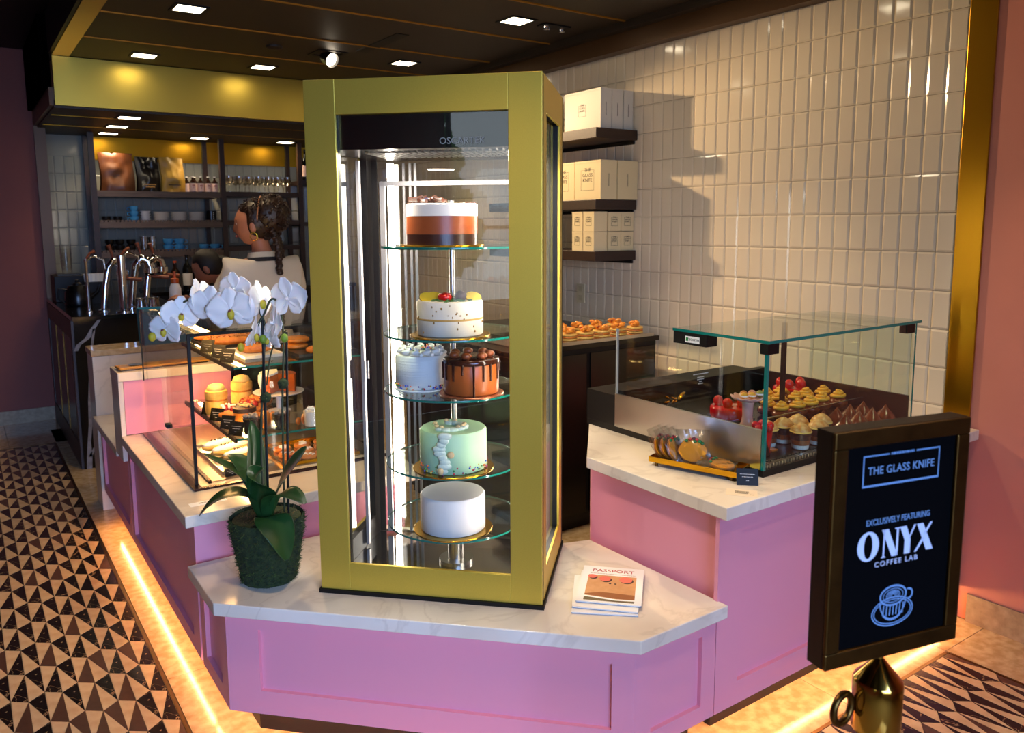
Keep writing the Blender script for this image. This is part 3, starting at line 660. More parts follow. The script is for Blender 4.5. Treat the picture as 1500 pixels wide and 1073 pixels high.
for i in range(17):
    a = 2 * PI * i / 17 + random.uniform(-0.06, 0.06); ln = random.choice((0.03, 0.05, 0.075, 0.095))
    dr.tube([(0.0842 * math.cos(a), 0.0842 * math.sin(a), 0.10), (0.0848 * math.cos(a), 0.0848 * math.sin(a), 0.10 - ln * 0.6), (0.0846 * math.cos(a), 0.0846 * math.sin(a), 0.10 - ln)], [0.0045, 0.003, 0.0035], 7)
dr.build('chocolate_drip', mat('ganache', (60, 28, 14), 0.12), t, 60, world=False)
tr_ = MB()
for i in range(7): a = 2 * PI * i / 7; tr_.ball((0.055 * math.cos(a), 0.055 * math.sin(a), 0.122), (0.016, 0.016, 0.011), nu=10, nv=6)
tr_.build('chocolate_truffles', milk, t, 180, world=False)
# 4 green cake
t = cake_base('mint_cake', 'mint green cake with sprinkled base and piped shell trail', 0.004, 0.104, SZ[3], 0.102, 0.128, mat('mint_icing', (186, 226, 178), 0.45, bump=0.03))
sprinkles(t, 0.1028, 0.008, 0.03, 22)
tr_ = MB()
for i in range(9):
    a = -PI / 2 - 0.25 + 0.08 * math.sin(i); z = 0.02 + i * 0.013
    tr_.ball((0.102 * math.cos(a), 0.102 * math.sin(a), z), (0.019 + 0.004 * math.sin(i * 1.7), 0.008, 0.012), nu=10, nv=7)
for i in range(9): a = -2.2 + i * 0.48; tr_.ball((-0.01 + 0.042 * math.cos(a), -0.01 + 0.042 * math.sin(a), 0.131), (0.018, 0.014, 0.008), nu=10, nv=6)
tr_.build('piped_shell_trail', mat('pale_mint_cream', (224, 236, 210), 0.5, bump=0.2, bscale=80), t, 180, world=False)
fl = MB()
for i in range(8): a = random.uniform(0, 6.28); fl.ball((-0.01 + 0.045 * math.cos(a), -0.01 + 0.045 * math.sin(a), 0.140), (0.008, 0.006, 0.005), nu=7, nv=5)
fl.ball((0.0, -0.108, 0.07), (0.011, 0.006, 0.011), nu=9, nv=6); fl.ball((-0.03, -0.106, 0.02), (0.009, 0.006, 0.012), nu=9, nv=6)
fl.build('sugar_flowers', mat('peach_sugar', (236, 200, 140), 0.5), t, 180, world=False)
# 5 plain white cake
cake_base('white_cake', 'plain white cake on a gold board on the lowest shelf', 0.0, 0.104, SZ[4], 0.1, 0.118, cream)

# ================================================================== LEFT GLASS CASE
LC = thing('left_pastry_case', 'glass pastry case with two lit shelves on the left counter', 'display case', (1.0, 3.35, 0.655))
X0, X1, Y0, Y1, ZB, ZT = 0.646, 1.40, 2.945, 3.845, 0.655, 1.215
fr = MB(); fr.box(X0 - 0.018, X0 + 0.012, Y0 - 0.055, Y1, ZB, ZB + 0.008); fr.box(X0 + 0.012, X1, Y0 - 0.055, Y0 - 0.035, ZB, ZB + 0.008)
fr.box(X0 + 0.045, X0 + 0.058, Y0 + 0.01, Y1, ZB, ZB + 0.012); fr.build('base_frame', mat('plum_bronze', (58, 36, 36), 0.25, metal=0.6), LC)
MB().box(X0 + 0.012, X0 + 0.045, Y0 - 0.035, Y1, ZB, ZB + 0.004).build('base_gap', M_STEEL, LC)
MB().box(X0 + 0.06, X1 - 0.02, Y0 + 0.02, Y1 - 0.01, ZB, ZB + 0.004).build('deck', mat('warm_steel', (170, 150, 132), 0.3, metal=0.8), LC)
MB().box(X0, X0 + 0.008, Y0 + 0.009, Y1, ZB + 0.0085, ZT).build('side_pane', M_GLASS, LC)
MB().box(X0 + 0.009, X1, Y0, Y0 + 0.008, ZB + 0.0085, ZT).build('front_pane', M_GLASS, LC)
MB().box(X0, X1, Y0, Y1, ZT + 0.001, ZT + 0.009).build('top_pane', M_GLASSG, LC)
MB().box(X0 - 0.0015, X0 + 0.009, Y0 - 0.0015, Y0 + 0.009, ZB + 0.008, ZT).build('corner_seam', M_BLACK, LC)
MB().box(X0 - 0.002, X0 + 0.003, Y1 - 0.008, Y1, ZB + 0.25, ZT).build('rear_seam', M_BLACK, LC)
MB().box(X0 + 0.01, X1, Y0 + 0.009, Y0 + 0.025, ZT - 0.012, ZT).build('top_rail', M_BLACK, LC)
MB().box(X1 - 0.02, X1, Y0 + 0.01, Y1, ZB, ZT).build('rear_doors', M_BLACKSAT, LC)
MB().box(X1 - 0.06, X1 - 0.021, Y0 + 0.012, Y0 + 0.03, ZB, ZT).build('rear_post', M_BLACK, LC)
CLED = led('case_led', (255, 192, 116), 85)
for z, nm in ((0.787, 'glass_shelf'), (1.062, 'glass_shelf')):
    s_ = MB().box(0.815, X1 - 0.03, 3.0, 3.80, z, z + 0.008).build(nm, M_SHELFG, LC)
    MB().box(0.806, 0.8145, 2.992, 3.80, z - 0.006, z + 0.010).build('shelf_rail', M_BLACK, s_)
    MB().box(0.8145, X1 - 0.03, 2.9915, 2.9995, z + 0.0005, z + 0.0075).build('shelf_edge', M_EDGE, s_)
    MB().box(0.86, 0.872, 3.03, 3.78, z - 0.0085, z - 0.0005).build('led_strip', CLED, s_)
MB().box(0.72, 0.735, 2.99, 3.80, ZT - 0.012, ZT - 0.001).build('led_strip', CLED, LC)
# rubber clip on the side pane
MB().box(X0 - 0.006, X0 + 0.014, 3.36, 3.40, 0.785, 0.80).build('pane_clip', M_BLACK, LC)

def card(x, y, z, label, rotz=-0.9, w=0.062, h=0.055, cat='price card', group='small black price cards'):
    t = thing('price_card', label, cat, (x, y, z), rotz, group)
    MB().box(-w / 2, w / 2, -0.001, 0.001, 0, h).xf(Matrix.Rotation(-0.35, 4, 'X')).build('card', M_BLACK, t, world=False)
    MB().box(-w / 2 + 0.012, w / 2 - 0.012, 0, 0.022, 0, 0.003).build('foot', M_BLACK, t, world=False)
    lines_text(t, Matrix.Rotation(-0.35, 4, 'X') @ plane_M((0, -0.0012, 0), (1, 0, 0), (0, 0, 1)), [(-w * 0.34, w * 0.34, h * 0.66), (-w * 0.25, w * 0.25, h * 0.5), (-0.004, 0.004, h * 0.28)], M_WHITEP)
    return t
CRUST = mat('golden_crust', (206, 128, 44), 0.45, rgb2=(168, 88, 24), noise_amt=0.2, nscale=40, bump=0.2, bscale=120)
BUN = mat('brioche', (214, 134, 48), 0.28, rgb2=(180, 92, 26), noise_amt=0.25, nscale=18)
PALEB = mat('pale_sponge', (238, 196, 104), 0.5, rgb2=(222, 170, 70), noise_amt=0.2, nscale=50)
BERRY = mat('berry_glaze', (150, 26, 26), 0.2); SUGAR = mat('icing_sugar', (246, 240, 230), 0.7); CHOCD = mat('chocolate_cake', (34, 18, 14), 0.45)
TRAYB = mat('black_tray', (18, 17, 17), 0.3); TRAYW = mat('white_tray', (226, 220, 210), 0.3)
CLEAR = glass('clear_cup', (0.97, 0.98, 0.98), 1.2, base=0.02)
zm, zt = 0.7955, 1.0705
# sandwich cakes (mid shelf, far)
def sandwich(x, y, label):
    t = thing('sandwich_cake', label, 'pastry', (x, y, zm), 0, 'yellow layered sandwich cakes')
    MB().lathe([(0.045, 0), (0.047, 0.01), (0.047, 0.05), (0.045, 0.058)], n=28).build('lower_layer', PALEB, t, 50, world=False)
    MB().lathe([(0.044, 0.0585), (0.046, 0.062), (0.044, 0.066)], n=28).build('filling', BUN, t, 50, world=False)
    MB().lathe([(0.045, 0.0665), (0.047, 0.075), (0.046, 0.10), (0.042, 0.103)], n=28).build('upper_layer', PALEB, t, 50, world=False)
    MB().lathe([(0.036, 0.1035), (0.038, 0.11), (0.03, 0.124), (0.012, 0.13), (0, 0.131)], n=28).build('macaron_top', mat('macaron', (240, 206, 128), 0.5), t, 50, world=False)
sandwich(0.865, 3.47, 'yellow layered sandwich cake nearest the side glass, middle shelf'); sandwich(1.01, 3.60, 'yellow layered sandwich cake by the pink riser, middle shelf')
# berry danish
def danish(x, y, r, label, m=BERRY, topm=SUGAR, group='glazed fruit danishes'):
    t = thing('fruit_danish', label, 'pastry', (x, y, zm), random.uniform(0, 3), group)
    MB().ball((0, 0, r * 0.36), (r, r * 0.92, r * 0.36), fn=lambda d: 1 + 0.05 * math.sin(7 * math.atan2(d.y, d.x))).build('pastry_base', CRUST, t, 180, world=False)
    f_ = MB()
    for i in range(9): a = i * 0.7; rr_ = r * random.uniform(0.1, 0.62); f_.ball((rr_ * math.cos(a), rr_ * math.sin(a), r * 0.66), r * 0.24, nu=9, nv=6)
    f_.build('fruit_topping', m, t, 180, world=False)
    f_ = MB()
    for i in range(16): a = random.uniform(0, 6.3); rr_ = r * random.uniform(0, 0.7); f_.ball((rr_ * math.cos(a), rr_ * math.sin(a), r * 0.86), r * 0.10, nu=6, nv=4)
    f_.build('sugar_nibs', topm, t, 60, world=False)
danish(0.888, 3.34, 0.062, 'red berry danish sprinkled with white sugar nibs, beside the first price cards')
danish(0.98, 3.38, 0.07, 'dark red glazed bun behind the nut topped cake', BERRY, BUN)
# nut topped square cakes
def nutcake(x, y, label):
    t = thing('nut_cake', label, 'pastry', (x, y, zm), 0.4, 'nut topped caramel cakes')
    MB().lathe([(0.043, 0), (0.045, 0.004), (0.045, 0.07), (0.04, 0.075)], n=24).build('caramel_body', BUN, t, 50, world=False)
    MB().lathe([(0.0452, 0.055), (0.0465, 0.06), (0.0452, 0.072), (0.03, 0.08), (0, 0.082)], n=24, cap=False).build('chocolate_cap', CHOCD, t, 50, world=False)
    f_ = MB()
    for i in range(34): a = random.uniform(0, 6.3); rr_ = random.uniform(0, 0.04); f_.ball((rr_ * math.cos(a), rr_ * math.sin(a), 0.082), (0.006, 0.004, 0.004), nu=6, nv=4)
    f_.build('nut_crumble', mat('nuts', (226, 186, 120), 0.6), t, 60, world=False)
nutcake(0.905, 3.20, 'caramel cake with dark rim and pale nut crumble, middle shelf')
# croissants
def croissant(x, y, r, rz, label, z=zm):
    t = thing('croissant', label, 'pastry', (x, y, z), rz, 'large golden croissants')
    for k in range(7):
        u = (k - 3) / 3.0; a = u * 1.25; rad = r * (0.46 - 0.26 * abs(u) ** 1.5)
        MB().ball((r * math.sin(a) * 0.95, r * (1 - math.cos(a)) * 0.8, rad * 0.92), (rad * 0.62, rad, rad), nu=14, nv=9, rot=Matrix.Rotation(a, 3, 'Z')).build('pastry_fold', BUN if k % 2 else CRUST, t, 180, world=False)
croissant(0.955, 3.10, 0.082, -0.5, 'large golden croissant behind the dark cup cakes, middle shelf'); croissant(1.16, 3.07, 0.075, 0.5, 'large golden croissant at the tower end of the middle shelf')
croissant(1.05, 3.48, 0.075, 0.2, 'golden croissant under the white cake plate, middle shelf')
# dark cakes in clear cups
def cupcake(x, y, label, light=False, z=zm, r=0.036, h=0.075):
    t = thing('cup_dessert', label, 'dessert', (x, y, z), 0, 'chocolate desserts in clear cups')
    MB().lathe([(r * 0.88, 0), (r, h), (r * 0.97, h), (r * 0.86, 0.003)], n=24, cap=False).build('clear_cup', CLEAR, t, 50, world=False)
    MB().lathe([(r * 0.83, 0.004), (r * 0.93, h * 0.84)], n=24).build('cake_layers', M_WHITE if light else CHOCD, t, 50, world=False)
    f_ = MB()
    for i in range(22): a = random.uniform(0, 6.3); rr_ = random.uniform(0, r * 0.8); f_.ball((rr_ * math.cos(a), rr_ * math.sin(a), h * 0.88 + random.uniform(0, 0.01)), 0.006, nu=6, nv=4)
    f_.build('crumb_topping', mat('grey_crumb', (150, 140, 130), 0.7) if not light else SUGAR, t, 60, world=False)
cupcake(0.885, 3.035, 'dark chocolate dessert in a clear cup at the middle shelf corner'); cupcake(1.0, 3.04, 'dark chocolate dessert cup behind the orchid stems'); cupcake(1.12, 3.02, 'pale coconut dessert cup nearest the gold tower', True)
# caramel slice on white pedestal plate
t = thing('pedestal_plate', 'white pedestal plate on the middle shelf', 'plate', (1.10, 3.36, zm)); MB().lathe([(0.05, 0), (0.05, 0.004), (0.012, 0.014), (0.012, 0.07), (0.03, 0.076), (0.105, 0.082), (0.108, 0.087), (0.03, 0.084), (0, 0.083)], n=40).build('plate', M_WHITE, t, 60, world=False)
t = thing('caramel_cake', 'caramel cake cut open with white icing on the pedestal plate', 'cake', (1.10, 3.36, zm + 0.088))
MB().prism([(0.075 * math.cos(a * 0.2618), 0.075 * math.sin(a * 0.2618)) for a in range(-3, 16)] + [(0, 0)], 0, 0.075).build('cake_body', mat('caramel_sponge', (186, 92, 30), 0.35, rgb2=(150, 64, 18), noise_amt=0.2, nscale=20), t, 40, world=False)
MB().prism([(0.078 * math.cos(a * 0.2618), 0.078 * math.sin(a * 0.2618)) for a in range(5, 16)] + [(0, 0)], 0.0755, 0.083).build('icing', SUGAR, t, 40, world=False)
MB().tube([(-0.074, -0.02, 0.078), (-0.079, -0.02, 0.05), (-0.078, -0.02, 0.02)], [0.018, 0.014, 0.006], 10).build('icing_drip', SUGAR, t, 60, world=False)
# price cards on the middle and top shelves
for i, y in enumerate((3.46, 3.33, 3.17, 3.05)): card(0.822, y, zm - 0.001, 'black price card %s on the middle shelf front of the left case' % ('farthest', 'second farthest', 'second nearest', 'nearest')[i])
for i, y in enumerate((3.42, 3.25, 3.12)): card(0.822, y, zt - 0.001, 'black price card %s on the top shelf of the left case' % ('farthest', 'in the middle', 'nearest')[i])
# top shelf trays with flat loaves
def tray(x0, x1, y0, y1, z, label, m=TRAYB, name='bakery_tray', h=0.012, group='bakery trays on the top shelf'):
    t = thing(name, label, 'tray', ((x0 + x1) / 2, (y0 + y1) / 2, z), 0, group)
    MB().box(x0 + 0.004, x1 - 0.004, y0 + 0.004, y1 - 0.004, z, z + 0.003).build('tray_base', m, t)
    r_ = MB(); r_.box(x0, x1, y0, y0 + 0.004, z, z + h); r_.box(x0, x1, y1 - 0.004, y1, z, z + h); r_.box(x0, x0 + 0.004, y0 + 0.004, y1 - 0.004, z, z + h); r_.box(x1 - 0.004, x1, y0 + 0.004, y1 - 0.004, z, z + h)
    r_.build('tray_rim', m, t); return t
def loaf(x, y, z, ln, rz, label, m=CRUST, w=0.026, h=0.022):
    t = thing('seeded_loaf', label, 'bread', (x, y, z), rz, 'long golden loaves on the top shelf')
    MB().ball((0, 0, h * 0.9), (ln, w, h), nu=20, nv=10, fn=lambda d: 1 + 0.04 * math.sin(d.x * 22)).build('crust', m, t, 180, world=False)
    f_ = MB()
    for i in range(40): u = random.uniform(-0.85, 0.85); f_.ball((u * ln, random.uniform(-0.5, 0.5) * w, h * (0.9 + math.sqrt(max(0, 1 - u * u)) * 0.92)), 0.0035, nu=5, nv=4)
    f_.build('seeds', mat('seed_crumb', (150, 84, 26), 0.7), t, 60, world=False)
tray(0.845, 1.12, 3.50, 3.78, zt, 'black tray of long golden loaves at the far end of the top shelf')
loaf(0.97, 3.70, zt + 0.004, 0.13, -0.15, 'long golden loaf at the back of the far top tray'); loaf(0.985, 3.62, zt + 0.004, 0.13, -0.12, 'long golden loaf in the middle of the far top tray'); loaf(0.95, 3.545, zt + 0.004, 0.10, -0.2, 'shorter golden loaf at the front of the far top tray')
tray(0.90, 1.06, 3.14, 3.40, zt, 'tray with a white rim and one flat loaf on the top shelf', TRAYW); loaf(0.98, 3.27, zt + 0.004, 0.075, -0.3, 'flat brown loaf on the white rimmed tray')
tray(1.09, 1.34, 3.06, 3.42, zt, 'tray of round flat pastries beside the tower, top shelf', TRAYB)
def roundp(x, y, z, r, label, m=CRUST):
    t = thing('flat_pastry', label, 'pastry', (x, y, z), 0, 'round flat pastries beside the tower')
    MB().lathe([(r * 0.9, 0), (r, 0.008), (r * 0.95, 0.016), (r * 0.5, 0.021), (0, 0.022)], n=26).build('crust', m, t, 60, world=False)
    MB().lathe([(r * 0.96, 0.0165), (r * 0.7, 0.0225), (r * 0.3, 0.024), (0, 0.025)], n=26, cap=False).build('glaze', BUN, t, 60, world=False)
roundp(1.16, 3.30, zt + 0.004, 0.055, 'round flat pastry at the far left of the tower end tray'); roundp(1.17, 3.30, zt + 0.030, 0.052, 'round flat pastry stacked on another at the tower end'); roundp(1.20, 3.14, zt + 0.004, 0.05, 'round flat pastry at the near edge of the tower end tray'); roundp(1.29, 3.25, zt + 0.004, 0.05, 'round flat pastry at the far right of the tower end tray')
# corn eclairs on the deck
tray(0.76, 0.96, 3.02, 3.46, 0.6595, 'steel tray of sugared eclairs on the case floor', M_STEEL, group='case floor trays')
def eclair(x, y, rz, label):
    t = thing('sugared_eclair', label, 'pastry', (x, y, 0.6635), rz, 'white sugared eclairs')
    MB().ball((0, 0, 0.022), (0.088, 0.026, 0.022), nu=20, nv=9, fn=lambda d: 1 + 0.03 * math.sin(d.x * 26)).build('choux', PALEB, t, 180, world=False)
    MB().ball((0, 0, 0.031), (0.086, 0.024, 0.017), nu=18, nv=8).build('white_icing', SUGAR, t, 180, world=False)
    f_ = MB()
    for i in range(18): f_.ball((random.uniform(-0.05, 0.03), random.uniform(-0.008, 0.008), 0.0485), 0.0028, nu=5, nv=4)
    f_.build('dark_sprinkles', CHOCD, t, world=False)
eclair(0.85, 3.36, 0.25, 'sugared eclair farthest back on the case floor tray'); eclair(0.865, 3.27, 0.22, 'sugared eclair in the middle of the case floor tray'); eclair(0.885, 3.17, 0.15, 'sugared eclair nearest the front glass, on the floor tray')
card(0.79, 2.985, 0.6595, 'black price card on the case floor behind the orchid', rotz=0.2, w=0.06, h=0.03)
t2 = tray(0.98, 1.30, 2.975, 3.30, 0.6595, 'gold tray of decorated cookies on the case floor', BOARD, group='case floor trays')
k = 0
for (x, y) in ((1.03, 3.02), (1.10, 3.03), (1.17, 3.04), (1.24, 3.03), (1.04, 3.10), (1.12, 3.11), (1.20, 3.12), (1.05, 3.19), (1.14, 3.20), (1.23, 3.21)):
    t = thing('decorated_cookie', 'round iced cookie, %s from the left in the %s row of the gold tray' % (ORD[k if k < 4 else (k - 4) % 3], ('front', 'middle', 'back')[0 if k < 4 else 1 + (k - 4) // 3]), 'cookie', (x, y, 0.6645), random.uniform(0, 6), 'iced cookies on the gold tray')
    MB().lathe([(0.034, 0), (0.037, 0.006), (0.034, 0.013), (0, 0.015)], n=18).build('cookie', BUN if k % 2 else CRUST, t, 60, world=False)
    MB().tube([(-0.025 + 0.005 * i, 0.014 * math.sin(i * 1.6), 0.0165) for i in range(11)], 0.0028, 5).build('icing_squiggle', SUGAR if k % 3 else BERRY, t, 60, world=False); k += 1

# ================================================================== RIGHT GLASS CASE
RC = thing('right_cake_case', 'glass cake case with stainless side panel on the right counter', 'display case', (2.5, 1.9, 0.79))
a0, a1, b0, b1, c0, c1 = 2.055, 2.945, 1.555, 2.42, 0.79, 1.222
MB().box(a0, a1, b0, b1, c0, c0 + 0.022).build('black_plinth', M_BLACK, RC)
MB().box(a0 + 0.03, a1 - 0.01, b0 + 0.035, b1 - 0.03, c0 + 0.0221, c0 + 0.036).build('deck', M_BLACKSAT, RC)
gr = MB()
for i in range(55): gr.box(a0 + 0.03 + i * 0.0155, a0 + 0.038 + i * 0.0155, b0 + 0.010, b0 + 0.030, c0 + 0.0222, c0 + 0.034)
stuff(gr.build('vent_grille', M_STEEL, RC))
MB().box(a0, a0 + 0.01, b0 + 0.012, 2.255, c0 + 0.0225, 0.942).build('side_panel', M_STEEL, RC)
MB().box(a0, a1, 2.256, b1, c0 + 0.0225, 0.935).build('service_hood', M_BLACK, RC)
MB().box(a0 + 0.012, a1 - 0.01, 2.22, 2.255, c0 + 0.037, 0.955).build('back_panel', M_BLACK, RC)
MB().box(2.9305, a1, b0 + 0.02, 2.2555, c0 + 0.0225, 0.94).build('wall_side_panel', M_BLACK, RC)
MB().box(a0 + 0.012, 2.9215, 1.755, 2.2195, c0 + 0.0365, 0.865).build('raised_deck', M_BLACKSAT, RC)
MB().box(a0, a0 + 0.008, b0 + 0.009, 1.94, 0.943, c1).build('side_pane', M_GLASSG, RC)
MB().box(a0 + 0.0, a0 + 0.006, 1.944, 2.25, 0.943, 1.195).build('service_pane', M_GLASS, RC)
MB().box(a0, a0 + 0.0075, 2.245, 2.252, 0.943, 1.197).build('service_pane_edge', mat('pale_glass_edge', (170, 170, 160), 0.2), RC)
MB().box(a0 + 0.009, 2.93, b0, b0 + 0.008, c0 + 0.0225, c1).build('front_pane', M_GLASSG, RC)
MB().box(2.922, 2.93, b0 + 0.009, 2.0, c0 + 0.04, c1).build('end_pane', M_GLASSG, RC)
tp = MB().box(a0 - 0.008, 2.94, b0 - 0.012, 1.95, c1 + 0.001, c1 + 0.011).build('top_pane', M_GLASSG, RC)
MB().box(a0 - 0.0095, a0 - 0.008, b0 - 0.0135, 1.95, c1 + 0.001, c1 + 0.011).build('green_edge', M_EDGE, tp); MB().box(a0 - 0.008, 2.94, b0 - 0.0135, b0 - 0.0122, c1 + 0.001, c1 + 0.011).build('green_edge', M_EDGE, tp)
MB().box(a0 - 0.0015, a0 + 0.0088, b0 - 0.0015, b0 + 0.0088, c0 + 0.0225, c1).build('green_corner', M_EDGE, RC)
MB().box(2.924, 2.932, b0 - 0.001, b0 + 0.0005, c0 + 0.0225, c1).build('end_edge', M_EDGE, RC)
MB().box(a0 - 0.004, a0 + 0.05, 1.80, 1.95, c1 - 0.042, c1).build('hinge_block', M_BLACK, RC)
lab = MB().box(a0 - 0.0045, a0 - 0.0041, 1.83, 1.895, c1 - 0.034, c1 - 0.012).build('maker_label', M_WHITEP, RC)
text('OSCARTEK', 0.011, M_BLACK, lab, plane_M((a0 - 0.0047 - 2.5, 1.857 - 1.9, c1 - 0.023 - 0.79), (0, -1, 0), (0, 0, 1)), 'label_lettering')
MB().box(a0 - 0.005, a0 - 0.0045, 1.881, 1.891, c1 - 0.029, c1 - 0.017).build('green_logo', mat('logo_green', (30, 140, 60), 0.5), lab)
for (x, y) in ((a0 - 0.002, b0 - 0.003), (2.86, b0 - 0.003)): MB().box(x, x + 0.055, y, y + 0.03, c1 - 0.035, c1 - 0.002).build('pane_clamp', M_BLACK, RC)
MB().box(2.545, 2.56, 1.85, 1.865, 0.8655, c1).build('centre_post', M_BLACK, RC)
MB().box(2.30, 2.915, 1.745, 1.751, 0.828, 0.905).build('divider_pane', M_GLASS, RC); MB().box(2.30, 2.915, 1.745, 1.751, 0.9052, 0.908).build('divider_edge', mat('steel_edge', (150, 156, 158), 0.25, metal=1), RC)
lines_text(RC, plane_M((2.50 - 2.5, 2.2195 - 1.9, 0.955 - 0.79), (1, 0, 0), (0, 0, 1)), [(-0.045, 0.045, 0.02), (-0.02, 0.02, 0.006), (-0.02, 0.02, -0.003), (-0.008, 0.008, -0.012), (-0.014, 0.014, -0.021)], M_WHITEP, h=0.004, name='menu_print')
zd = 0.8265; zh = 0.8655
# scalloped pink stand with macarons
t = thing('scalloped_stand', 'pale pink scalloped pedestal stand inside the right case', 'cake stand', (2.285, 1.805, zh))
MB().lathe([(0.032, 0), (0.033, 0.004), (0.022, 0.02), (0.018, 0.045), (0.02, 0.085), (0.024, 0.10)], n=28).build('pedestal', mat('pink_glass', (216, 160, 150), 0.25), t, 60, world=False)
sc = MB(); n_ = 72
for i in range(n_): pass
def scal(u, v): a = 2 * PI * u; r_ = v * (0.058 + 0.004 * math.cos(12 * a)); return (r_ * math.cos(a), r_ * math.sin(a), 0.101 + (0.014 + 0.003 * math.cos(12 * a)) * v ** 5)
sc.grid(scal, 72, 8); sc.build('scalloped_plate', MATS['pink_glass'], t, 180, world=False, solid=0.004)
for i, (x, y, m) in enumerate(((-0.022, 0.0, (226, 158, 44)), (0.006, -0.012, (226, 158, 44)), (0.0, 0.02, (196, 110, 40)), (0.034, 0.01, (214, 140, 120)), (0.05, -0.012, (150, 150, 70)))):
    o = thing('small_macaron', ('orange', 'orange', 'brown', 'pink', 'green')[i] + ' round petit four %s on the scalloped stand' % ('at the left', 'at the centre front', 'at the back', 'at the right', 'at the right edge')[i], 'sweet', (2.285 + x, 1.805 + y, zh + 0.1075), 0, 'petits fours on the stand')
    MB().ball((0, 0, 0.0125), (0.0145, 0.0145, 0.0125)).build('shell', mat('petit_%d' % i, m, 0.35), o, 180, world=False); MB().lathe([(0.0149, 0.010), (0.0152, 0.0125), (0.0149, 0.015)], n=16, cap=False).build('filling', SUGAR, o, world=False)
REDG = mat('red_mirror_glaze', (196, 14, 16), 0.06, coat=0.6)
STRAW = mat('fresh_strawberry', (200, 24, 18), 0.2)
def redcake(x, y, r, h, label):
    t = thing('red_glazed_cake', label, 'cake', (x, y, zh), 0.3, 'shiny red glazed cakes')
    MB().lathe([(r * 1.1, 0), (r * 1.1, 0.003)], n=36).build('cake_board', TRAYB, t, world=False)
    MB().lathe([(r * 0.97, 0.0032), (r, 0.012), (r, h - 0.01), (r * 0.95, h - 0.002), (r * 0.85, h), (0, h)], n=40).build('glazed_body', REDG, t, 60, world=False)
    for i in range(4): a = 2.0 + i * 1.25; MB().ball((r * 0.6 * math.cos(a), r * 0.6 * math.sin(a), h + 0.016), (0.019, 0.019, 0.02), nu=12, nv=8).build('strawberry', STRAW, t, 180, world=False)
    MB().ball((0.0, 0.01, h + 0.012), (0.012, 0.02, 0.01)).build('chocolate_leaf', CHOCD, t, 180, world=False)
redcake(2.37, 1.95, 0.08, 0.045, 'shiny red glazed cake with strawberries behind the pink stand'); redcake(2.835, 2.02, 0.075, 0.05, 'shiny red glazed cake beside the tiled wall, at the back')
t = thing('berry_cup', 'tall red berry dessert cup at the near corner of the right case', 'dessert', (2.19, 1.665, zd))
MB().lathe([(0.028, 0), (0.028, 0.004), (0.026, 0.005), (0.033, 0.07), (0.03, 0.074), (0, 0.074)], n=26).build('red_mousse', REDG, t, 60, world=False)
for i in range(8): a = i * 0.8; MB().ball((0.025 * math.cos(a), 0.025 * math.sin(a), 0.084 + (i % 2) * 0.008), 0.013, nu=10, nv=7).build('berry', STRAW, t, 180, world=False)
MB().box(0.03, 0.06, -0.02, 0.02, 0, 0.004).build('wafer', BUN, t, world=False)
# meringue cups
proto = thing('meringue_cup', 'small dark cup topped with toasted meringue, at the front of the right case', 'dessert', (2.3, 1.7, zd), 0, 'toasted meringue cups')
MB().lathe([(0.030, 0), (0.036, 0.058), (0.035, 0.058), (0.029, 0.003)], n=26, cap=False).build('clear_cup', CLEAR, proto, 50, world=False)
MB().lathe([(0.028, 0.0032), (0.0295, 0.016)], n=26).build('white_layer', SUGAR, proto, world=False); MB().lathe([(0.0296, 0.0162), (0.0325, 0.034)], n=26).build('brown_layer', milk, proto, world=False); MB().lathe([(0.0326, 0.0342), (0.035, 0.054)], n=26).build('dark_layer', CHOCD, proto, world=False)
MB().lathe([(0.037, 0.0585), (0.038, 0.061), (0.035, 0.064)], n=26).build('rim', PALEB, proto, 40, world=False)
MB().lathe([(0.035, 0.0642), (0.034, 0.070), (0.022, 0.082), (0.008, 0.090), (0, 0.093)], n=20).build('meringue', mat('toasted_meringue', (232, 186, 110), 0.4, rgb2=(206, 128, 48), noise_amt=0.15, nscale=50), proto, 60, world=False)
CUPL = ('nearest the green glass corner', 'second from the green corner', 'front, in the middle', 'front, toward the sign', 'behind the middle pair', 'toward the chocolate drops')
for i, (x, y) in enumerate(((2.262, 1.70), (2.345, 1.695), (2.33, 1.615), (2.425, 1.61), (2.427, 1.695), (2.503, 1.652))):
    lb = 'dark layered cup topped with toasted meringue, ' + CUPL[i]
    if i == 0: proto.location = (x, y, zd); proto['label'] = lb
    else: dup(proto, (x, y, zd), i * 0.7, lb)
# cream swirl choux
proto = thing('cream_choux', 'choux bun with a yellow cream swirl', 'pastry', (2.6, 1.9, zd), 0, 'choux buns with yellow cream swirls')
MB().ball((0, 0, 0.022), (0.036, 0.036, 0.023), nu=16, nv=9, fn=lambda d: 1 + 0.04 * math.sin(9 * math.atan2(d.y, d.x)) * d.z).build('choux_bun', mat('choux', (140, 66, 22), 0.25, rgb2=(104, 44, 12), noise_amt=0.2, nscale=50), proto, 180, world=False)
MB().tube([(max(0.001, 0.028 - 0.00078 * k) * math.cos(k * 0.5), max(0.001, 0.028 - 0.00078 * k) * math.sin(k * 0.5), 0.043 + 0.00085 * k) for k in range(36)], [0.0075] * 31 + [0.006, 0.005, 0.004, 0.003, 0.001], 7).build('cream_swirl', mat('yellow_cream', (232, 168, 40), 0.4), proto, 60, world=False)
MB().ball((0, 0, 0.052), (0.016, 0.016, 0.014)).build('cream_core', MATS['yellow_cream'], proto, 180, world=False)
chx = [(2.475, 1.80), (2.565, 1.795), (2.65, 1.80), (2.50, 1.885), (2.60, 1.905), (2.68, 1.885), (2.74, 1.81), (2.765, 1.90), (2.63, 1.985), (2.72, 1.985), (2.835, 1.80), (2.86, 1.885)]
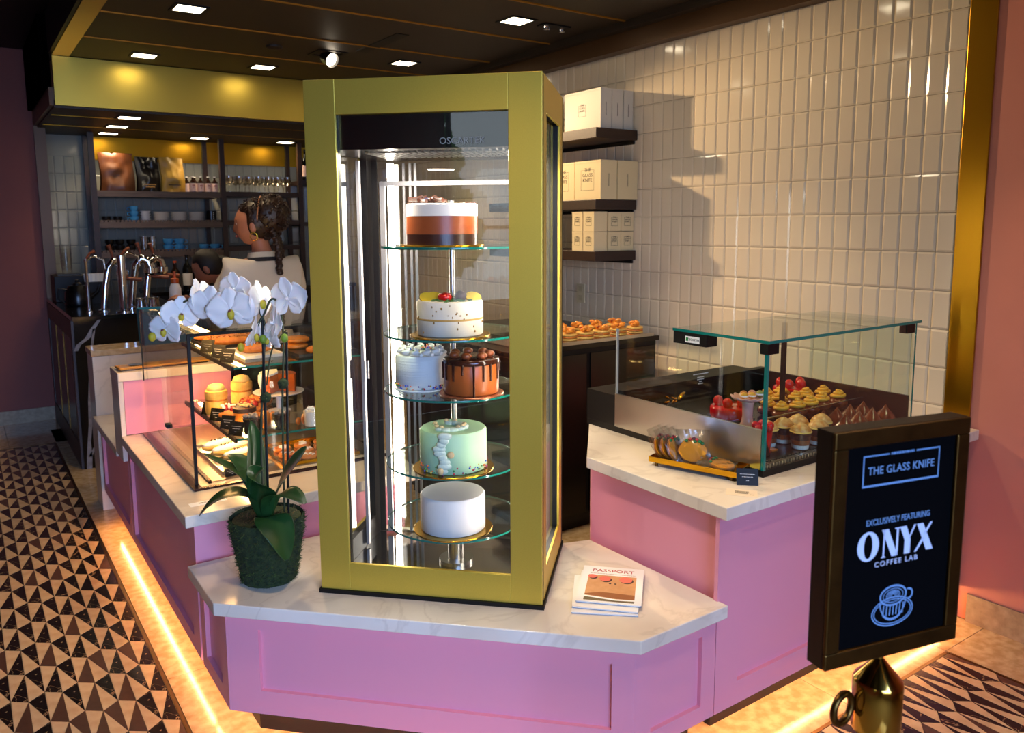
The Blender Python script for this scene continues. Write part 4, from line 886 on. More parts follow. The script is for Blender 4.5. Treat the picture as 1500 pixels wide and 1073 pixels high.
for i, (x, y) in enumerate(chx):
    lb = 'choux bun with yellow cream swirl, ' + ('front row left end behind the divider', 'front row second from the left', 'front row third from the left', 'middle row left end', 'middle row second from the left', 'middle row third from the left', 'front row fourth from the left', 'middle row fourth from the left', 'back row left', 'back row right, beside the red cake', 'front row right end', 'middle row right end')[i]
    if i == 0: proto.location = (x, y, zh); proto['label'] = lb
    else: dup(proto, (x, y, zh), i * 1.3, lb)
# chocolate drops
proto = thing('chocolate_drop', 'glossy brown teardrop cake', 'cake', (2.7, 1.7, zd), 0, 'glossy chocolate teardrop cakes')
MB().lathe([(0.036, 0), (0.037, 0.003)], n=24).build('base_disc', TRAYB, proto, world=False)
MB().lathe([(0.034, 0.0032), (0.038, 0.012), (0.0365, 0.024), (0.029, 0.038), (0.018, 0.051), (0.009, 0.061), (0.003, 0.070), (0, 0.073)], n=28).build('glazed_body', mat('choc_glaze', (128, 58, 24), 0.12, coat=0.6, rgb2=(84, 34, 12), noise_amt=0.2, nscale=60, bump=0.15, bscale=160), proto, 70, world=False)
drp = [(2.585, 1.70), (2.672, 1.70), (2.60, 1.62), (2.688, 1.62), (2.758, 1.70), (2.776, 1.62), (2.845, 1.70), (2.864, 1.62), (2.60, 1.775 - 0.005)]
DRL = ('behind the meringue cups', 'in the second row, left of centre', 'front row, leftmost', 'front row, second from the left', 'second row, centre', 'front row, third from the left', 'second row, far right', 'front row, far right', '')
for i, (x, y) in enumerate(drp[:8]):
    proto.scale = (1.12, 1.12, 1.12); lb = 'glossy brown chocolate teardrop cake, ' + DRL[i]
    if i == 0: proto.location = (x, y, zd); proto['label'] = lb
    else: dup(proto, (x, y, zd), i, lb)
card(2.135, 1.615, zd, 'large black description card beside the green glass corner', rotz=0.15, w=0.085, h=0.06); card(2.49, 1.605, zd, 'black description card in front of the meringue cups', rotz=0.1, w=0.06, h=0.055)
t = thing('gold_leaf_spray', 'small spray of gold leaves behind the stainless panel', 'decoration', (2.22, 2.10, zh), 0.3); lv = MB()
for i in range(7): lv.ball((0.02 * i - 0.06, 0.01 * math.sin(i * 2), 0.06 + 0.012 * math.sin(i * 1.3)), (0.022, 0.008, 0.004), nu=8, nv=5, rot=Matrix.Rotation(0.6 * math.sin(i), 3, 'Y'))
lv.build('gold_leaves', BOARD, t, 60, world=False); MB().tube([(-0.08, 0, 0.0), (-0.05, 0, 0.05), (0.09, 0, 0.06)], 0.003, 6).build('twig', CHOCD, t, world=False)

# ================================================================== ITEMS ON THE COUNTERS
# brass tray of bagged cookies on the right worktop
zr = 0.7902
TR = thing('brass_cookie_tray', 'long brass tray on short feet holding bagged cookies', 'tray', (1.955, 1.735, zr), math.radians(-72))
MB().box(-0.15, 0.15, -0.055, 0.055, 0.014, 0.017).build('tray_base', BOARD, TR, world=False)
r_ = MB(); r_.box(-0.15, 0.15, -0.058, -0.055, 0.014, 0.032); r_.box(-0.15, 0.15, 0.055, 0.058, 0.014, 0.032); r_.box(-0.153, -0.15, -0.058, 0.058, 0.014, 0.032); r_.box(0.15, 0.153, -0.058, 0.058, 0.014, 0.032); r_.build('tray_rim', BOARD, TR, world=False)
for sx in (-0.13, 0.13):
    for sy in (-0.045, 0.045): MB().cyl((sx, sy, 0), 0.006, 0.014, 10).build('foot', M_BRASSD, TR, world=False)
CELLO = glass('cellophane', (0.99, 0.99, 0.99), 1.6, rough=0.16, base=0.16)
ORG = mat('orange_icing', (252, 164, 28), 0.3); LEAFG = mat('icing_leaf', (34, 110, 50), 0.4); FLRED = mat('icing_red', (190, 40, 28), 0.4); FLPUR = mat('icing_purple', (90, 30, 50), 0.4)
def bagged(x, tilt, label, rz=0.0, flat=False, y=0.0):
    """pumpkin-shaped iced cookie in a clear bag; tray-local x along the tray"""
    p = Matrix.Translation((1.955, 1.735, zr)) @ Matrix.Rotation(math.radians(-72), 4, 'Z') @ Vector((x, y, 0.0175))
    t = thing('bagged_cookie', label, 'cookie', p, math.radians(-72) + rz, 'bagged orange cookies')
    T_ = Matrix.Rotation(tilt, 4, 'Y')
    W_, H_ = 0.047, 0.046
    def out(z): return [(W_ * math.cos(a) * (1 + 0.04 * math.cos(6 * a)), H_ * math.sin(a) * 0.86 + H_ * 0.9) for a in [2 * PI * i / 36 for i in range(36)]]
    P_ = MB().prism(out(0), -0.005, 0.0); I_ = MB().prism([(a * 0.96, (b_ - H_ * 0.9) * 0.95 + H_ * 0.9) for a, b_ in out(0)], 0.0001, 0.003)
    base = Matrix(((0, 0, 1, 0), (1, 0, 0, 0), (0, 1, 0, 0), (0, 0, 0, 1)))     # outline in y-z, thickness along x
    XF = T_ @ base
    if flat: XF = Matrix.Translation((0, -0.0, 0.016)) @ Matrix.Rotation(0.12, 4, 'Y') @ Matrix.Rotation(PI / 2, 4, 'Z')
    if flat: XF = XF @ Matrix.Translation((0, -H_ * 0.9, 0))
    P_.xf(XF).build('cookie', CRUST, t, world=False); I_.xf(XF).build('orange_icing', ORG, t, 40, world=False)
    for k, (fx, fy, m) in enumerate(((-0.02, 0.074, LEAFG), (-0.008, 0.079, FLRED), (0.004, 0.082, FLPUR), (0.014, 0.078, FLRED), (0.024, 0.072, LEAFG), (0.008, 0.072, LEAFG), (0.032, 0.066, LEAFG))):
        MB().ball((fx, fy, 0.005), (0.0065, 0.0055, 0.004), nu=9, nv=6).xf(XF).build('icing_flower', m, t, 180, world=False)
    bag = MB()
    def bf(sg):
        return lambda u, v: (-0.056 + 0.112 * u + 0.003 * math.sin(v * 9), -0.004 + 0.118 * v, sg * (0.009 * math.sin(PI * min(1, u * 1.0)) * (1 - v ** 3) + 0.003 * math.sin(u * 17 + v * 11) + 0.002 * math.sin(u * 31 - v * 23)) + (0.0 if sg > 0 else -0.006))
    bag.grid(bf(1), 10, 10); bag.grid(bf(-1), 10, 10)
    bag.xf(XF).build('clear_bag', CELLO, t, 60, world=False)
bagged(-0.115, -0.42, 'bagged orange pumpkin cookie farthest along the brass tray'); bagged(-0.092, -0.40, 'second bagged orange pumpkin cookie from the far end'); bagged(-0.068, -0.38, 'third bagged orange pumpkin cookie from the far end')
bagged(-0.02, -0.45, 'bagged orange pumpkin cookie facing out with iced flowers', -1.05); bagged(0.08, 0, 'bagged orange cookie lying flat on the near end of the tray', 0.2, True)
card(1.955, 1.535, zr, 'black price card beside the brass tray on the right worktop', rotz=-0.75, w=0.066, h=0.052)
t = thing('paper_notice', 'small cream paper slip with black print on the right worktop', 'paper', (1.885, 1.50, zr), -0.9); MB().box(-0.045, 0.045, -0.03, 0.03, 0, 0.0006).build('sheet', mat('cream_card', (226, 206, 178), 0.6), t, world=False)
lines_text(t, plane_M((0, 0, 0.0007), (1, 0, 0), (0, 1, 0)), [(-0.02, 0.02, 0.012), (-0.02, 0.018, 0.006), (-0.02, 0.02, 0.0), (-0.015, 0.016, -0.006), (0.024, 0.036, -0.012)], M_BLACK, h=0.003)
t = thing('paper_notice', 'small paper slip on the left worktop corner', 'paper', (0.64, 2.755, 0.6552), 0.0); MB().box(-0.06, 0.06, -0.018, 0.018, 0, 0.0006).build('sheet', M_WHITEP, t, world=False)
lines_text(t, plane_M((0, 0, 0.0007), (1, 0, 0), (0, 1, 0)), [(-0.03, -0.005, 0.006), (-0.03, 0.0, 0.0), (0.01, 0.04, -0.006)], M_BLACK, h=0.003)
# stack of magazines
Mm = Vector((1.546, 1.710)); mz = 0.4902
COVERW = mat('cover_white', (240, 234, 226), 0.4)
def magazine(dx, dy, z, rz, label, cover=False):
    t = thing('magazine', label, 'magazine', (Mm.x + dx, Mm.y + dy, z), math.radians(-45) + rz, 'magazines beside the tower')
    MB().box(-0.093, 0.093, -0.121, 0.121, 0.0006, 0.0044).build('pages', M_WHITEP, t, world=False)
    MB().box(-0.095, 0.095, -0.1225, 0.1225, 0, 0.0005).build('back_cover', mat('blue_back', (110, 140, 176), 0.4), t, world=False); MB().box(-0.095, 0.095, -0.1225, 0.1225, 0.0045, 0.005).build('front_cover', COVERW, t, world=False)
    if cover:
        MB().box(-0.074, 0.074, -0.112, 0.060, 0.0051, 0.0053).build('sand_photo', mat('sand', (206, 150, 98), 0.5, rgb2=(196, 138, 84), noise_amt=0.2, nscale=50), t, world=False)
        MB().prism([(-0.074, -0.072), (-0.03, -0.055), (0.02, -0.058), (0.074, -0.062), (0.074, -0.092), (0.02, -0.092), (-0.03, -0.084), (-0.074, -0.078)], 0.0054, 0.0055).build('wet_sand', mat('wet_sand', (150, 92, 46), 0.4), t, world=False)
        MB().prism([(-0.074, -0.082), (-0.03, -0.088), (0.02, -0.096), (0.074, -0.094), (0.074, -0.101), (0.02, -0.104), (-0.03, -0.097), (-0.074, -0.09)], 0.0056, 0.0057).build('foam_line', M_WHITEP, t, world=False)
        MB().prism([(-0.074, -0.090), (-0.03, -0.097), (0.02, -0.104), (0.074, -0.101), (0.074, -0.112), (-0.074, -0.112)], 0.0054, 0.0055).build('water', mat('olive_water', (110, 96, 60), 0.4), t, world=False)
        for (x, y, r) in ((-0.062, 0.048, 0.013), (-0.022, 0.036, 0.018), (0.042, 0.036, 0.02)):
            MB().lathe([(r, 0), (r, 0.0001)], (x + 0.004, y - 0.006, 0.0054), 20).build('umbrella_shade', mat('umbrella_shadow', (60, 30, 24), 0.6), t, world=False)
            MB().lathe([(r, 0), (r, 0.0001)], (x, y, 0.0056), 20).build('umbrella_print', mat('coral_print', (222, 106, 84), 0.5), t, world=False)
        for x in (-0.004, 0.012): MB().lathe([(0.004, 0), (0.004, 0.0001)], (x, 0.004, 0.0054), 10).build('walker_print', CHOCD, t, world=False)
        text('PASSPORT', 0.027, mat('coral_ink', (176, 60, 48), 0.5), t, plane_M((0, 0.092, 0.0051), (1, 0, 0), (0, 1, 0)), 'title_lettering', sx=1.05)
        lines_text(t, plane_M((0, 0.071, 0.0051), (1, 0, 0), (0, 1, 0)), [(-0.07, 0.07, 0.0)], mat('pale_ink', (196, 176, 160), 0.6), h=0.004)
    return t
magazine(-0.030, -0.012, mz, 0.06, 'magazine at the bottom of the stack, edge showing left'); magazine(-0.012, -0.008, mz + 0.0055, -0.03, 'magazine in the middle of the stack beside the tower'); magazine(0.012, 0.006, mz + 0.011, -0.02, 'top magazine with coral umbrellas on a beach cover', True)
# wooden board on the riser
t = thing('gold_serving_board', 'long gilded serving board on the pink riser', 'tray', (0.755, 3.955, 0.9452), 0.06)
MB().box(-0.20, 0.20, -0.05, 0.05, 0.006, 0.016).build('board', wood('gilded_wood', (196, 140, 44), (150, 96, 24), 0.3), t, world=False, bevel=0.003); MB().lathe([(0.03, 0), (0.034, 0.003), (0.03, 0.004)], (-0.12, 0, 0.0162), 20).build('dark_medallion', TRAYB, t, world=False); MB().box(-0.19, 0.19, -0.04, 0.04, 0, 0.006).build('foot', TRAYB, t, world=False)
# made-up teal bag for a teal patch in the case glass, and bowl
t = thing('teal_bag_standin', 'made-up teal bag standing in for the teal patch in the left case glass', 'bag', (0.985, 4.975, 0.9155), 0.06)
TEAL = mat('teal_paper', (14, 122, 140), 0.5)
b_ = MB(); b_.add([(-0.145, -0.06, 0), (0.145, -0.06, 0), (0.145, 0.06, 0), (-0.145, 0.06, 0), (-0.15, -0.065, 0.205), (0.15, -0.065, 0.205), (0.15, 0.065, 0.205), (-0.15, 0.065, 0.205)], [(0, 3, 2, 1), (0, 1, 5, 4), (1, 2, 6, 5), (2, 3, 7, 6), (3, 0, 4, 7)]); b_.build('bag_body', TEAL, t, world=False, solid=0.002)
for x, s in ((-0.12, 0.07), (0.1, -0.06)): MB().tube([(x, -0.068, 0.19), (x + s * 0.4, -0.07, 0.12), (x + s, -0.069, 0.03)], 0.004, 6).build('cord_handle', M_WHITEP, t, 60, world=False)
MB().lathe([(0.014, 0), (0.0165, 0.0008), (0.0165, 0.001), (0.014, 0.0012)], (0.06, -0.0665, 0.06), 18, (0, -1, 0.0), cap=False).build('round_logo', M_WHITEP, t, world=False)
t = thing('dark_bowl', 'small dark bowl on the low far worktop', 'bowl', (0.70, 4.30, 0.5502)); MB().lathe([(0.03, 0), (0.035, 0.004), (0.07, 0.05), (0.066, 0.05), (0.03, 0.006), (0, 0.005)], n=28).build('bowl', TRAYB, t, 60, world=False)

# ---- orchid in a moss pot
OC = thing('potted_orchid', 'white moth orchid in a moss covered pot on the low stone slab', 'plant', (0.735, 2.412, 0.4902))
def mossf(d): return 1 + 0.05 * noise.noise(d * 9) + 0.03 * noise.noise(d * 23)
pot = MB(); NP = 46
def potf(u, v):
    a = 2 * PI * u; z = 0.205 * v; r_ = 0.083 + (0.114 - 0.083) * min(1, v * 1.15) - 0.008 * max(0, v - 0.9) * 10 * 0.5
    n_ = noise.noise(Vector((math.cos(a) * 5, math.sin(a) * 5, z * 40))); n2 = noise.noise(Vector((math.cos(a) * 14, math.sin(a) * 14, z * 110)))
    r_ += 0.004 * n_ + 0.003 * n2
    return (r_ * math.cos(a), r_ * math.sin(a), z)
pot.grid(potf, 60, 18); pot.lathe([(0.104, 0.196), (0.07, 0.20), (0.0, 0.205)], n=30, cap=False); pot.lathe([(0.0, 0.001), (0.083, 0.001)], n=30, cap=False)
pot.build('moss_pot', M_MOSS, OC, 180, world=False)
tuft = MB()
for i in range(4200):
    a = random.uniform(0, 2 * PI); v = random.uniform(0.0, 1.0); p = Vector(potf(a / (2 * PI), v)); n_ = Vector((math.cos(a), math.sin(a), 0.1)); d = (n_ * random.uniform(0.3, 1) + Vector((random.uniform(-1, 1), random.uniform(-1, 1), random.uniform(-0.6, 1.0))) * 0.9).normalized() * random.uniform(0.006, 0.017)
    s_ = d.cross(Vector((random.random(), random.random(), random.random())))* 1.0
    s_ = s_.normalized() * 0.0014
    tuft.add([p - s_, p + s_, p + d], [(0, 1, 2)])
stuff(tuft.build('moss_fibres', mat('moss_fibre', (70, 84, 24), 0.9, rgb2=(26, 40, 10), noise_amt=0.25, nscale=60), OC, world=False))
tuft = MB()
for i in range(260):
    a = random.uniform(0, 2 * PI); r_ = random.uniform(0.0, 0.095); p = Vector((r_ * math.cos(a), r_ * math.sin(a), 0.203)); d = Vector((random.uniform(-1, 1), random.uniform(-1, 1), random.uniform(0.1, 0.9))).normalized() * random.uniform(0.01, 0.025); s_ = d.cross(Vector((0.3, 0.2, 0.8))).normalized() * 0.0016
    tuft.add([p - s_, p + s_, p + d], [(0, 1, 2)])
stuff(tuft.build('bark_chips', mat('bark', (96, 78, 48), 0.9), OC, world=False))
RV = Vector((0.821, -0.571, 0)); FV = Vector((0.571, 0.821, 0)); ZV = Vector((0, 0, 1))
def OP(lat, front, z): return RV * lat - FV * front + ZV * z          # plant-local, lat to the picture's right
def leaf(pts, w, tw=0.0, name='leaf'):
    """broad strap leaf following pts with a folded midrib"""
    pts = [Vector(p) for p in pts]; n = 14; mb = MB()
    def bez(t):
        k = len(pts) - 1; q = list(pts)
        for r in range(k): q = [q[i].lerp(q[i + 1], t) for i in range(len(q) - 1)]
        return q[0]
    rows = []
    for i in range(n + 1):
        t = i / n; p = bez(t); d = (bez(min(1, t + 0.02)) - bez(max(0, t - 0.02))).normalized()
        s_ = d.cross(ZV); s_ = s_.normalized() if s_.length > 0.15 else RV.copy()
        s_ = Matrix.Rotation(tw, 3, d) @ s_; up = s_.cross(d).normalized()
        wd = w * (math.sin(PI * min(1.0, (0.12 + 0.88 * t))) ** 0.55 if t < 0.98 else 0.12) * (0.55 + 0.45 * min(1, t * 2.2))
        rows.append([p + s_ * (wd * k) + up * (abs(k) ** 1.5 * wd * 0.22) for k in (-1, -0.55, 0, 0.55, 1)])
    mb.v = [tuple(q) for r in rows for q in r]
    mb.f = [(i * 5 + j, i * 5 + j + 1, i * 5 + j + 6, i * 5 + j + 5) for i in range(n) for j in range(4)]
    o = mb.build(name, M_GREEN_LEAF, OC, 180, world=False, solid=0.0022, sub=1); return o
leaf([OP(0, 0, 0.20), OP(-0.04, 0.02, 0.32), OP(-0.13, 0.06, 0.30), OP(-0.185, 0.07, 0.225)], 0.052)
leaf([OP(-0.01, 0, 0.20), OP(-0.03, -0.02, 0.33), OP(-0.11, -0.02, 0.335), OP(-0.20, -0.02, 0.40)], 0.052, 0.2)
leaf([OP(-0.01, 0.0, 0.20), OP(-0.06, 0.0, 0.30), OP(-0.01, 0.01, 0.38), OP(-0.035, 0.015, 0.52)], 0.052, 1.2)
leaf([OP(0.0, 0.03, 0.20), OP(0.0, 0.06, 0.30), OP(-0.01, 0.07, 0.34), OP(-0.02, 0.06, 0.385)], 0.064, 0.0)
leaf([OP(0.01, 0.0, 0.20), OP(0.04, 0.02, 0.30), OP(0.09, 0.04, 0.36), OP(0.145, 0.04, 0.435)], 0.055, 0.5)
leaf([OP(0.01, 0.02, 0.20), OP(0.03, 0.05, 0.31), OP(0.09, 0.08, 0.315), OP(0.15, 0.10, 0.275)], 0.052)
leaf([OP(0.01, 0.04, 0.205), OP(0.03, 0.10, 0.25), OP(0.08, 0.12, 0.20), OP(0.095, 0.13, 0.11)], 0.062)
leaf([OP(-0.01, -0.02, 0.20), OP(-0.05, -0.06, 0.30), OP(-0.09, -0.08, 0.36), OP(-0.15, -0.10, 0.37)], 0.048)
# stakes and flower stems
def stem(pts, r, name, m=M_STEM): return MB().tube(pts, r, 8).build(name, m, OC, 60, world=False)
def curve(pts, n=24):
    out = []; P = [Vector(p) for p in pts]; P = [P[0] * 2 - P[1]] + P + [P[-1] * 2 - P[-2]]
    for i in range(1, len(P) - 2):
        for k in range(n // (len(P) - 3) + 1):
            t = k / (n // (len(P) - 3) + 1); a, b_, c, d = P[i - 1], P[i], P[i + 1], P[i + 2]
            out.append(0.5 * ((2 * b_) + (-a + c) * t + (2 * a - 5 * b_ + 4 * c - d) * t * t + (-a + 3 * b_ - 3 * c + d) * t ** 3))
    out.append(P[-2]); return out
stem(curve([OP(-0.012, -0.01, 0.2), OP(-0.01, -0.01, 0.45), OP(0.012, -0.01, 0.72), OP(0.02, -0.01, 0.80), OP(-0.02, 0.0, 0.885), OP(-0.10, 0.02, 0.90), OP(-0.2, 0.03, 0.885), OP(-0.26, 0.04, 0.84)]), 0.0036, 'flower_stem')
stem(curve([OP(0.05, -0.02, 0.2), OP(0.058, -0.02, 0.55), OP(0.07, -0.02, 0.75), OP(0.065, -0.01, 0.86), OP(0.045, 0.0, 0.885), OP(0.02, 0.0, 0.84), OP(-0.02, 0.01, 0.77)]), 0.0034, 'flower_stem')
stem([OP(0.004, -0.006, 0.2), OP(0.012, -0.006, 0.82)], 0.0042, 'support_stake', M_BLACK); stem([OP(0.06, -0.028, 0.2), OP(0.078, -0.028, 0.78)], 0.0042, 'support_stake', M_BLACK)
stem(curve([OP(0.018, 0.0, 0.62), OP(0.04, 0.0, 0.73), OP(0.085, 0.0, 0.79)]), 0.0026, 'flower_stem')
for (a, b_, z) in ((0.012, -0.006, 0.58), (0.062, -0.024, 0.62)):
    c = OP(a, b_, z); MB().ball(c, 0.017, fn=lambda d: 1 + 0.3 * noise.noise(d * 6)).build('moss_tie', M_MOSS, OC, 180, world=False)
def flower(lat, front, z, yaw, pitch, s=1.0, roll=0.0):
    """moth orchid bloom: three sepals, two broad petals and a lip, facing yaw/pitch"""
    c = OP(lat, front, z)
    face = (-FV * math.cos(yaw) + RV * math.sin(yaw)) * math.cos(pitch) + ZV * math.sin(pitch); face.normalize()
    side = ZV.cross(face).normalized(); up = face.cross(side).normalized()
    if roll: R_ = Matrix.Rotation(roll, 3, face); side = R_ @ side; up = R_ @ up
    root = MB().lathe([(0.004, -0.012), (0.006, 0.0), (0.003, 0.006)], tuple(c), 8, tuple(face)).build('bloom', M_PETAL, OC, 60, world=False)
    def petal(ang, ln, wd, cup, nm):
        d = side * math.sin(ang) + up * math.cos(ang); w_ = face.cross(d).normalized()
        def f(u, v):
            t = v; x = (u - 0.5) * 2; prof = math.sin(PI * min(1, 0.10 + 0.90 * t)) ** 0.6 if t < 0.97 else 0.30
            wdt = wd * prof * (0.35 + 0.65 * min(1, t * 2.0))
            bend = cup * t * t - 0.10 * wd * x * x + 0.04 * wd * math.sin(x * 5 + t * 4)
            return c + d * (ln * t) + w_ * (x * wdt) + face * (bend + 0.002 * (1 if 'petal' in nm else 0))
        MB().grid(f, 8, 9).build(nm, M_PETAL, root, 180, world=False, solid=0.0008)
    petal(0, 0.052 * s, 0.022 * s, -0.006, 'sepal'); petal(2.25, 0.050 * s, 0.021 * s, -0.006, 'sepal'); petal(-2.25, 0.050 * s, 0.021 * s, -0.006, 'sepal')
    petal(1.42, 0.056 * s, 0.036 * s, 0.004, 'petal'); petal(-1.42, 0.056 * s, 0.036 * s, 0.004, 'petal')
    MB().ball(c + face * 0.010 - up * 0.008 * s, (0.008 * s, 0.008 * s, 0.012 * s), nu=10, nv=7).build('lip', M_LIP, root, 180, world=False)
    MB().ball(c + face * 0.012 - up * 0.001 * s, (0.005 * s, 0.005 * s, 0.005 * s), nu=8, nv=6).build('column', mat('orchid_column', (120, 60, 50), 0.5), root, 180, world=False)
FL = [(-0.272, 0.05, 0.800, -0.35, -0.05, 0.95), (-0.228, 0.04, 0.845, 0.55, 0.0, 0.95), (-0.185, 0.0, 0.895, 1.45, 0.0, 0.95), (-0.138, 0.05, 0.870, -0.15, 0.0, 1.05), (-0.066, 0.07, 0.858, 0.0, -0.05, 1.2),
      (-0.085, -0.02, 0.915, 2.9, 0.0, 0.9), (0.004, 0.02, 0.880, 1.35, 0.05, 1.1), (0.088, 0.02, 0.888, 2.7, 0.05, 1.15), (0.045, 0.03, 0.815, 2.2, -0.2, 0.95), (-0.015, 0.03, 0.782, 1.6, -0.25, 0.95), (0.02, 0.0, 0.765, -0.6, -0.2, 0.8)]
for i, f_ in enumerate(FL): flower(f_[0] + 0.012, *f_[1:5], f_[5] * 1.1, roll=random.uniform(-0.2, 0.2))
for (a, b_, z, m) in ((-0.302, 0.05, 0.778, M_LIP), (-0.045, 0.03, 0.742, M_LIP), (0.02, 0.02, 0.765, M_GREEN_LEAF), (0.085, 0.02, 0.768, M_GREEN_LEAF)): MB().ball(OP(a, b_, z), (0.011, 0.011, 0.014)).build('bud', mat('bud_green', (110, 140, 36), 0.5) if m is M_GREEN_LEAF else m, OC, 180, world=False)

# ---- stanchion sign in the foreground
SG = thing('stanchion_sign', 'framed black sign on a brass stanchion in the right foreground', 'sign', (1.155, 0.64, 0))
MB().lathe([(0.165, 0), (0.17, 0.006), (0.165, 0.014), (0.05, 0.024), (0.03, 0.03)], (1.155, 0.64, 0), 44).build('base', M_BRASSPOL, SG, 50)
MB().lathe([(0.026, 0.03), (0.026, 0.80)], (1.155, 0.64, 0), 28).build('pole', M_BRASSPOL, SG, 50)
MB().lathe([(0.036, 0.79), (0.038, 0.795), (0.038, 0.872), (0.036, 0.877), (0.012, 0.905), (0.006, 0.912), (0.006, 0.925)], (1.155, 0.64, 0), 32).build('brass_collar', M_BRASSPOL, SG, 40)
ring = MB(); ring.tube([(1.155 - 0.060 + 0.024 * math.cos(a), 0.662 + 0.0, 0.835 + 0.024 * math.sin(a)) for a in [2 * PI * i / 20 for i in range(21)]], 0.006, 8); ring.build('rope_ring', M_BRASSD, SG, 60)
SU = Vector((0.970, -0.243, 0)).normalized(); SN = Vector((SU.y, -SU.x, 0)).normalized()     # SN points to the viewer's side
So = Vector((1.022, 0.653, 0.928)); SWD, SHT = 0.268, 0.368
def sgbox(u0, u1, w0, w1, n0, n1):
    P0 = [So + SU * u + SN * n + Vector((0, 0, w)) for u, n, w in ((u0, n0, w0), (u1, n0, w0), (u1, n1, w0), (u0, n1, w0), (u0, n0, w1), (u1, n0, w1), (u1, n1, w1), (u0, n1, w1))]
    m_ = MB(); m_.add(P0, [(0, 1, 2, 3), (4, 7, 6, 5), (0, 4, 5, 1), (1, 5, 6, 2), (2, 6, 7, 3), (3, 7, 4, 0)]); return m_
sgbox(0.0, SWD, 0.0, SHT, -0.034, -0.003).build('sign_box', mat('dark_bronze', (38, 26, 16), 0.4, metal=0.6), SG)
fw_ = 0.026
for u0, u1, w0, w1 in ((0, SWD, 0, fw_), (0, SWD, SHT - fw_, SHT), (0, fw_, fw_, SHT - fw_), (SWD - fw_, SWD, fw_, SHT - fw_)):
    sgbox(u0, u1, w0, w1, -0.003, 0.004).build('frame_bar', M_BRASSD, SG, bevel=0.002)
pan = sgbox(fw_, SWD - fw_, fw_, SHT - fw_, -0.0029, -0.001).build('black_poster', mat('poster_black', (2, 2, 3), 0.8, spec=0.05), SG)
INK = mat('poster_ink', (196, 200, 222), 0.7); INKB = mat('poster_ink_blue', (112, 146, 186), 0.7)
SGoff = Vector((1.155, 0.64, 0))
def SGM(u, w): o_ = So + SU * u + SN * (-0.0005) + Vector((0, 0, w)) - SGoff; return plane_M(o_, SU, (0, 0, 1))
def rects(name, m, lst, M):
    mb = MB()
    for x0, x1, y0, y1 in lst: mb.box(x0, x1, y0, y1, 0, 0.0004)
    return mb.xf(M).build(name, m, pan, world=False)
cx = SWD / 2
rects('logo_border', INKB, [(-0.076, -0.026, 0.0225, 0.0245), (0.028, 0.076, 0.0225, 0.0245), (-0.076, 0.076, -0.0245, -0.0215), (-0.076, -0.074, -0.0225, 0.0235), (0.074, 0.076, -0.0225, 0.0235)], SGM(cx, 0.302))
lines_text(pan, SGM(cx, 0.3255), [(-0.022, 0.024, 0.0)], INKB, h=0.0035)
text('THE GLASS KNIFE', 0.0175, INKB, pan, SGM(cx, 0.3015), 'logo_lettering', sx=0.92, spacing=1.05)
text('EXCLUSIVELY FEATURING', 0.0135, INKB, pan, SGM(cx, 0.2205), 'small_lettering', sx=0.82)
text('COFFEE LAB', 0.0115, INK, pan, SGM(cx, 0.152), 'small_lettering', sx=1.15, spacing=1.25)
# ONYX in fat, high-contrast letters
ony = MB(); hL = 0.045
def ell(cx_, cy_, rx, ry, n=28): return [(cx_ + rx * math.cos(2 * PI * i / n), cy_ + ry * math.sin(2 * PI * i / n)) for i in range(n)]
o1 = ell(-0.056, 0, 0.021, hL / 2 + 0.001); o2 = ell(-0.056, 0, 0.0085, hL / 2 - 0.003)
for i in range(28): j = (i + 1) % 28; ony.add([(*o1[i], 0.0004), (*o1[j], 0.0004), (*o2[j], 0.0004), (*o2[i], 0.0004)], [(0, 1, 2, 3)])
def poly(pts): ony.add([(x, y, 0.0004) for x, y in pts], [tuple(range(len(pts)))])
h2 = hL / 2
poly([(-0.030, -h2), (-0.020, -h2), (-0.0235, -h2 + 0.003), (-0.0235, h2), (-0.0265, h2), (-0.0265, -h2 + 0.003)]); poly([(-0.030, h2), (-0.017, h2), (0.0035, -h2), (-0.0085, -h2)]); poly([(-0.0005, -h2), (0.0035, -h2), (0.0035, h2), (-0.0005, h2)]); poly([(-0.004, h2), (0.007, h2), (0.007, h2 - 0.002), (-0.004, h2 - 0.002)])
poly([(0.006, h2), (0.019, h2), (0.0285, 0.0), (0.0285, -h2), (0.0165, -h2), (0.0165, 0.0)]); poly([(0.0345, h2), (0.0385, h2), (0.027, 0.002), (0.024, 0.002)])
poly([(0.040, h2), (0.053, h2), (0.076, -h2), (0.062, -h2)]); poly([(0.068, h2), (0.0725, h2), (0.058, 0.002), (0.0555, 0.006)]); poly([(0.037, -h2), (0.0415, -h2), (0.0565, -0.004), (0.054, 0.001)])
ony.xf(SGM(cx - 0.002, 0.184)).build('onyx_lettering', INK, pan, world=False)
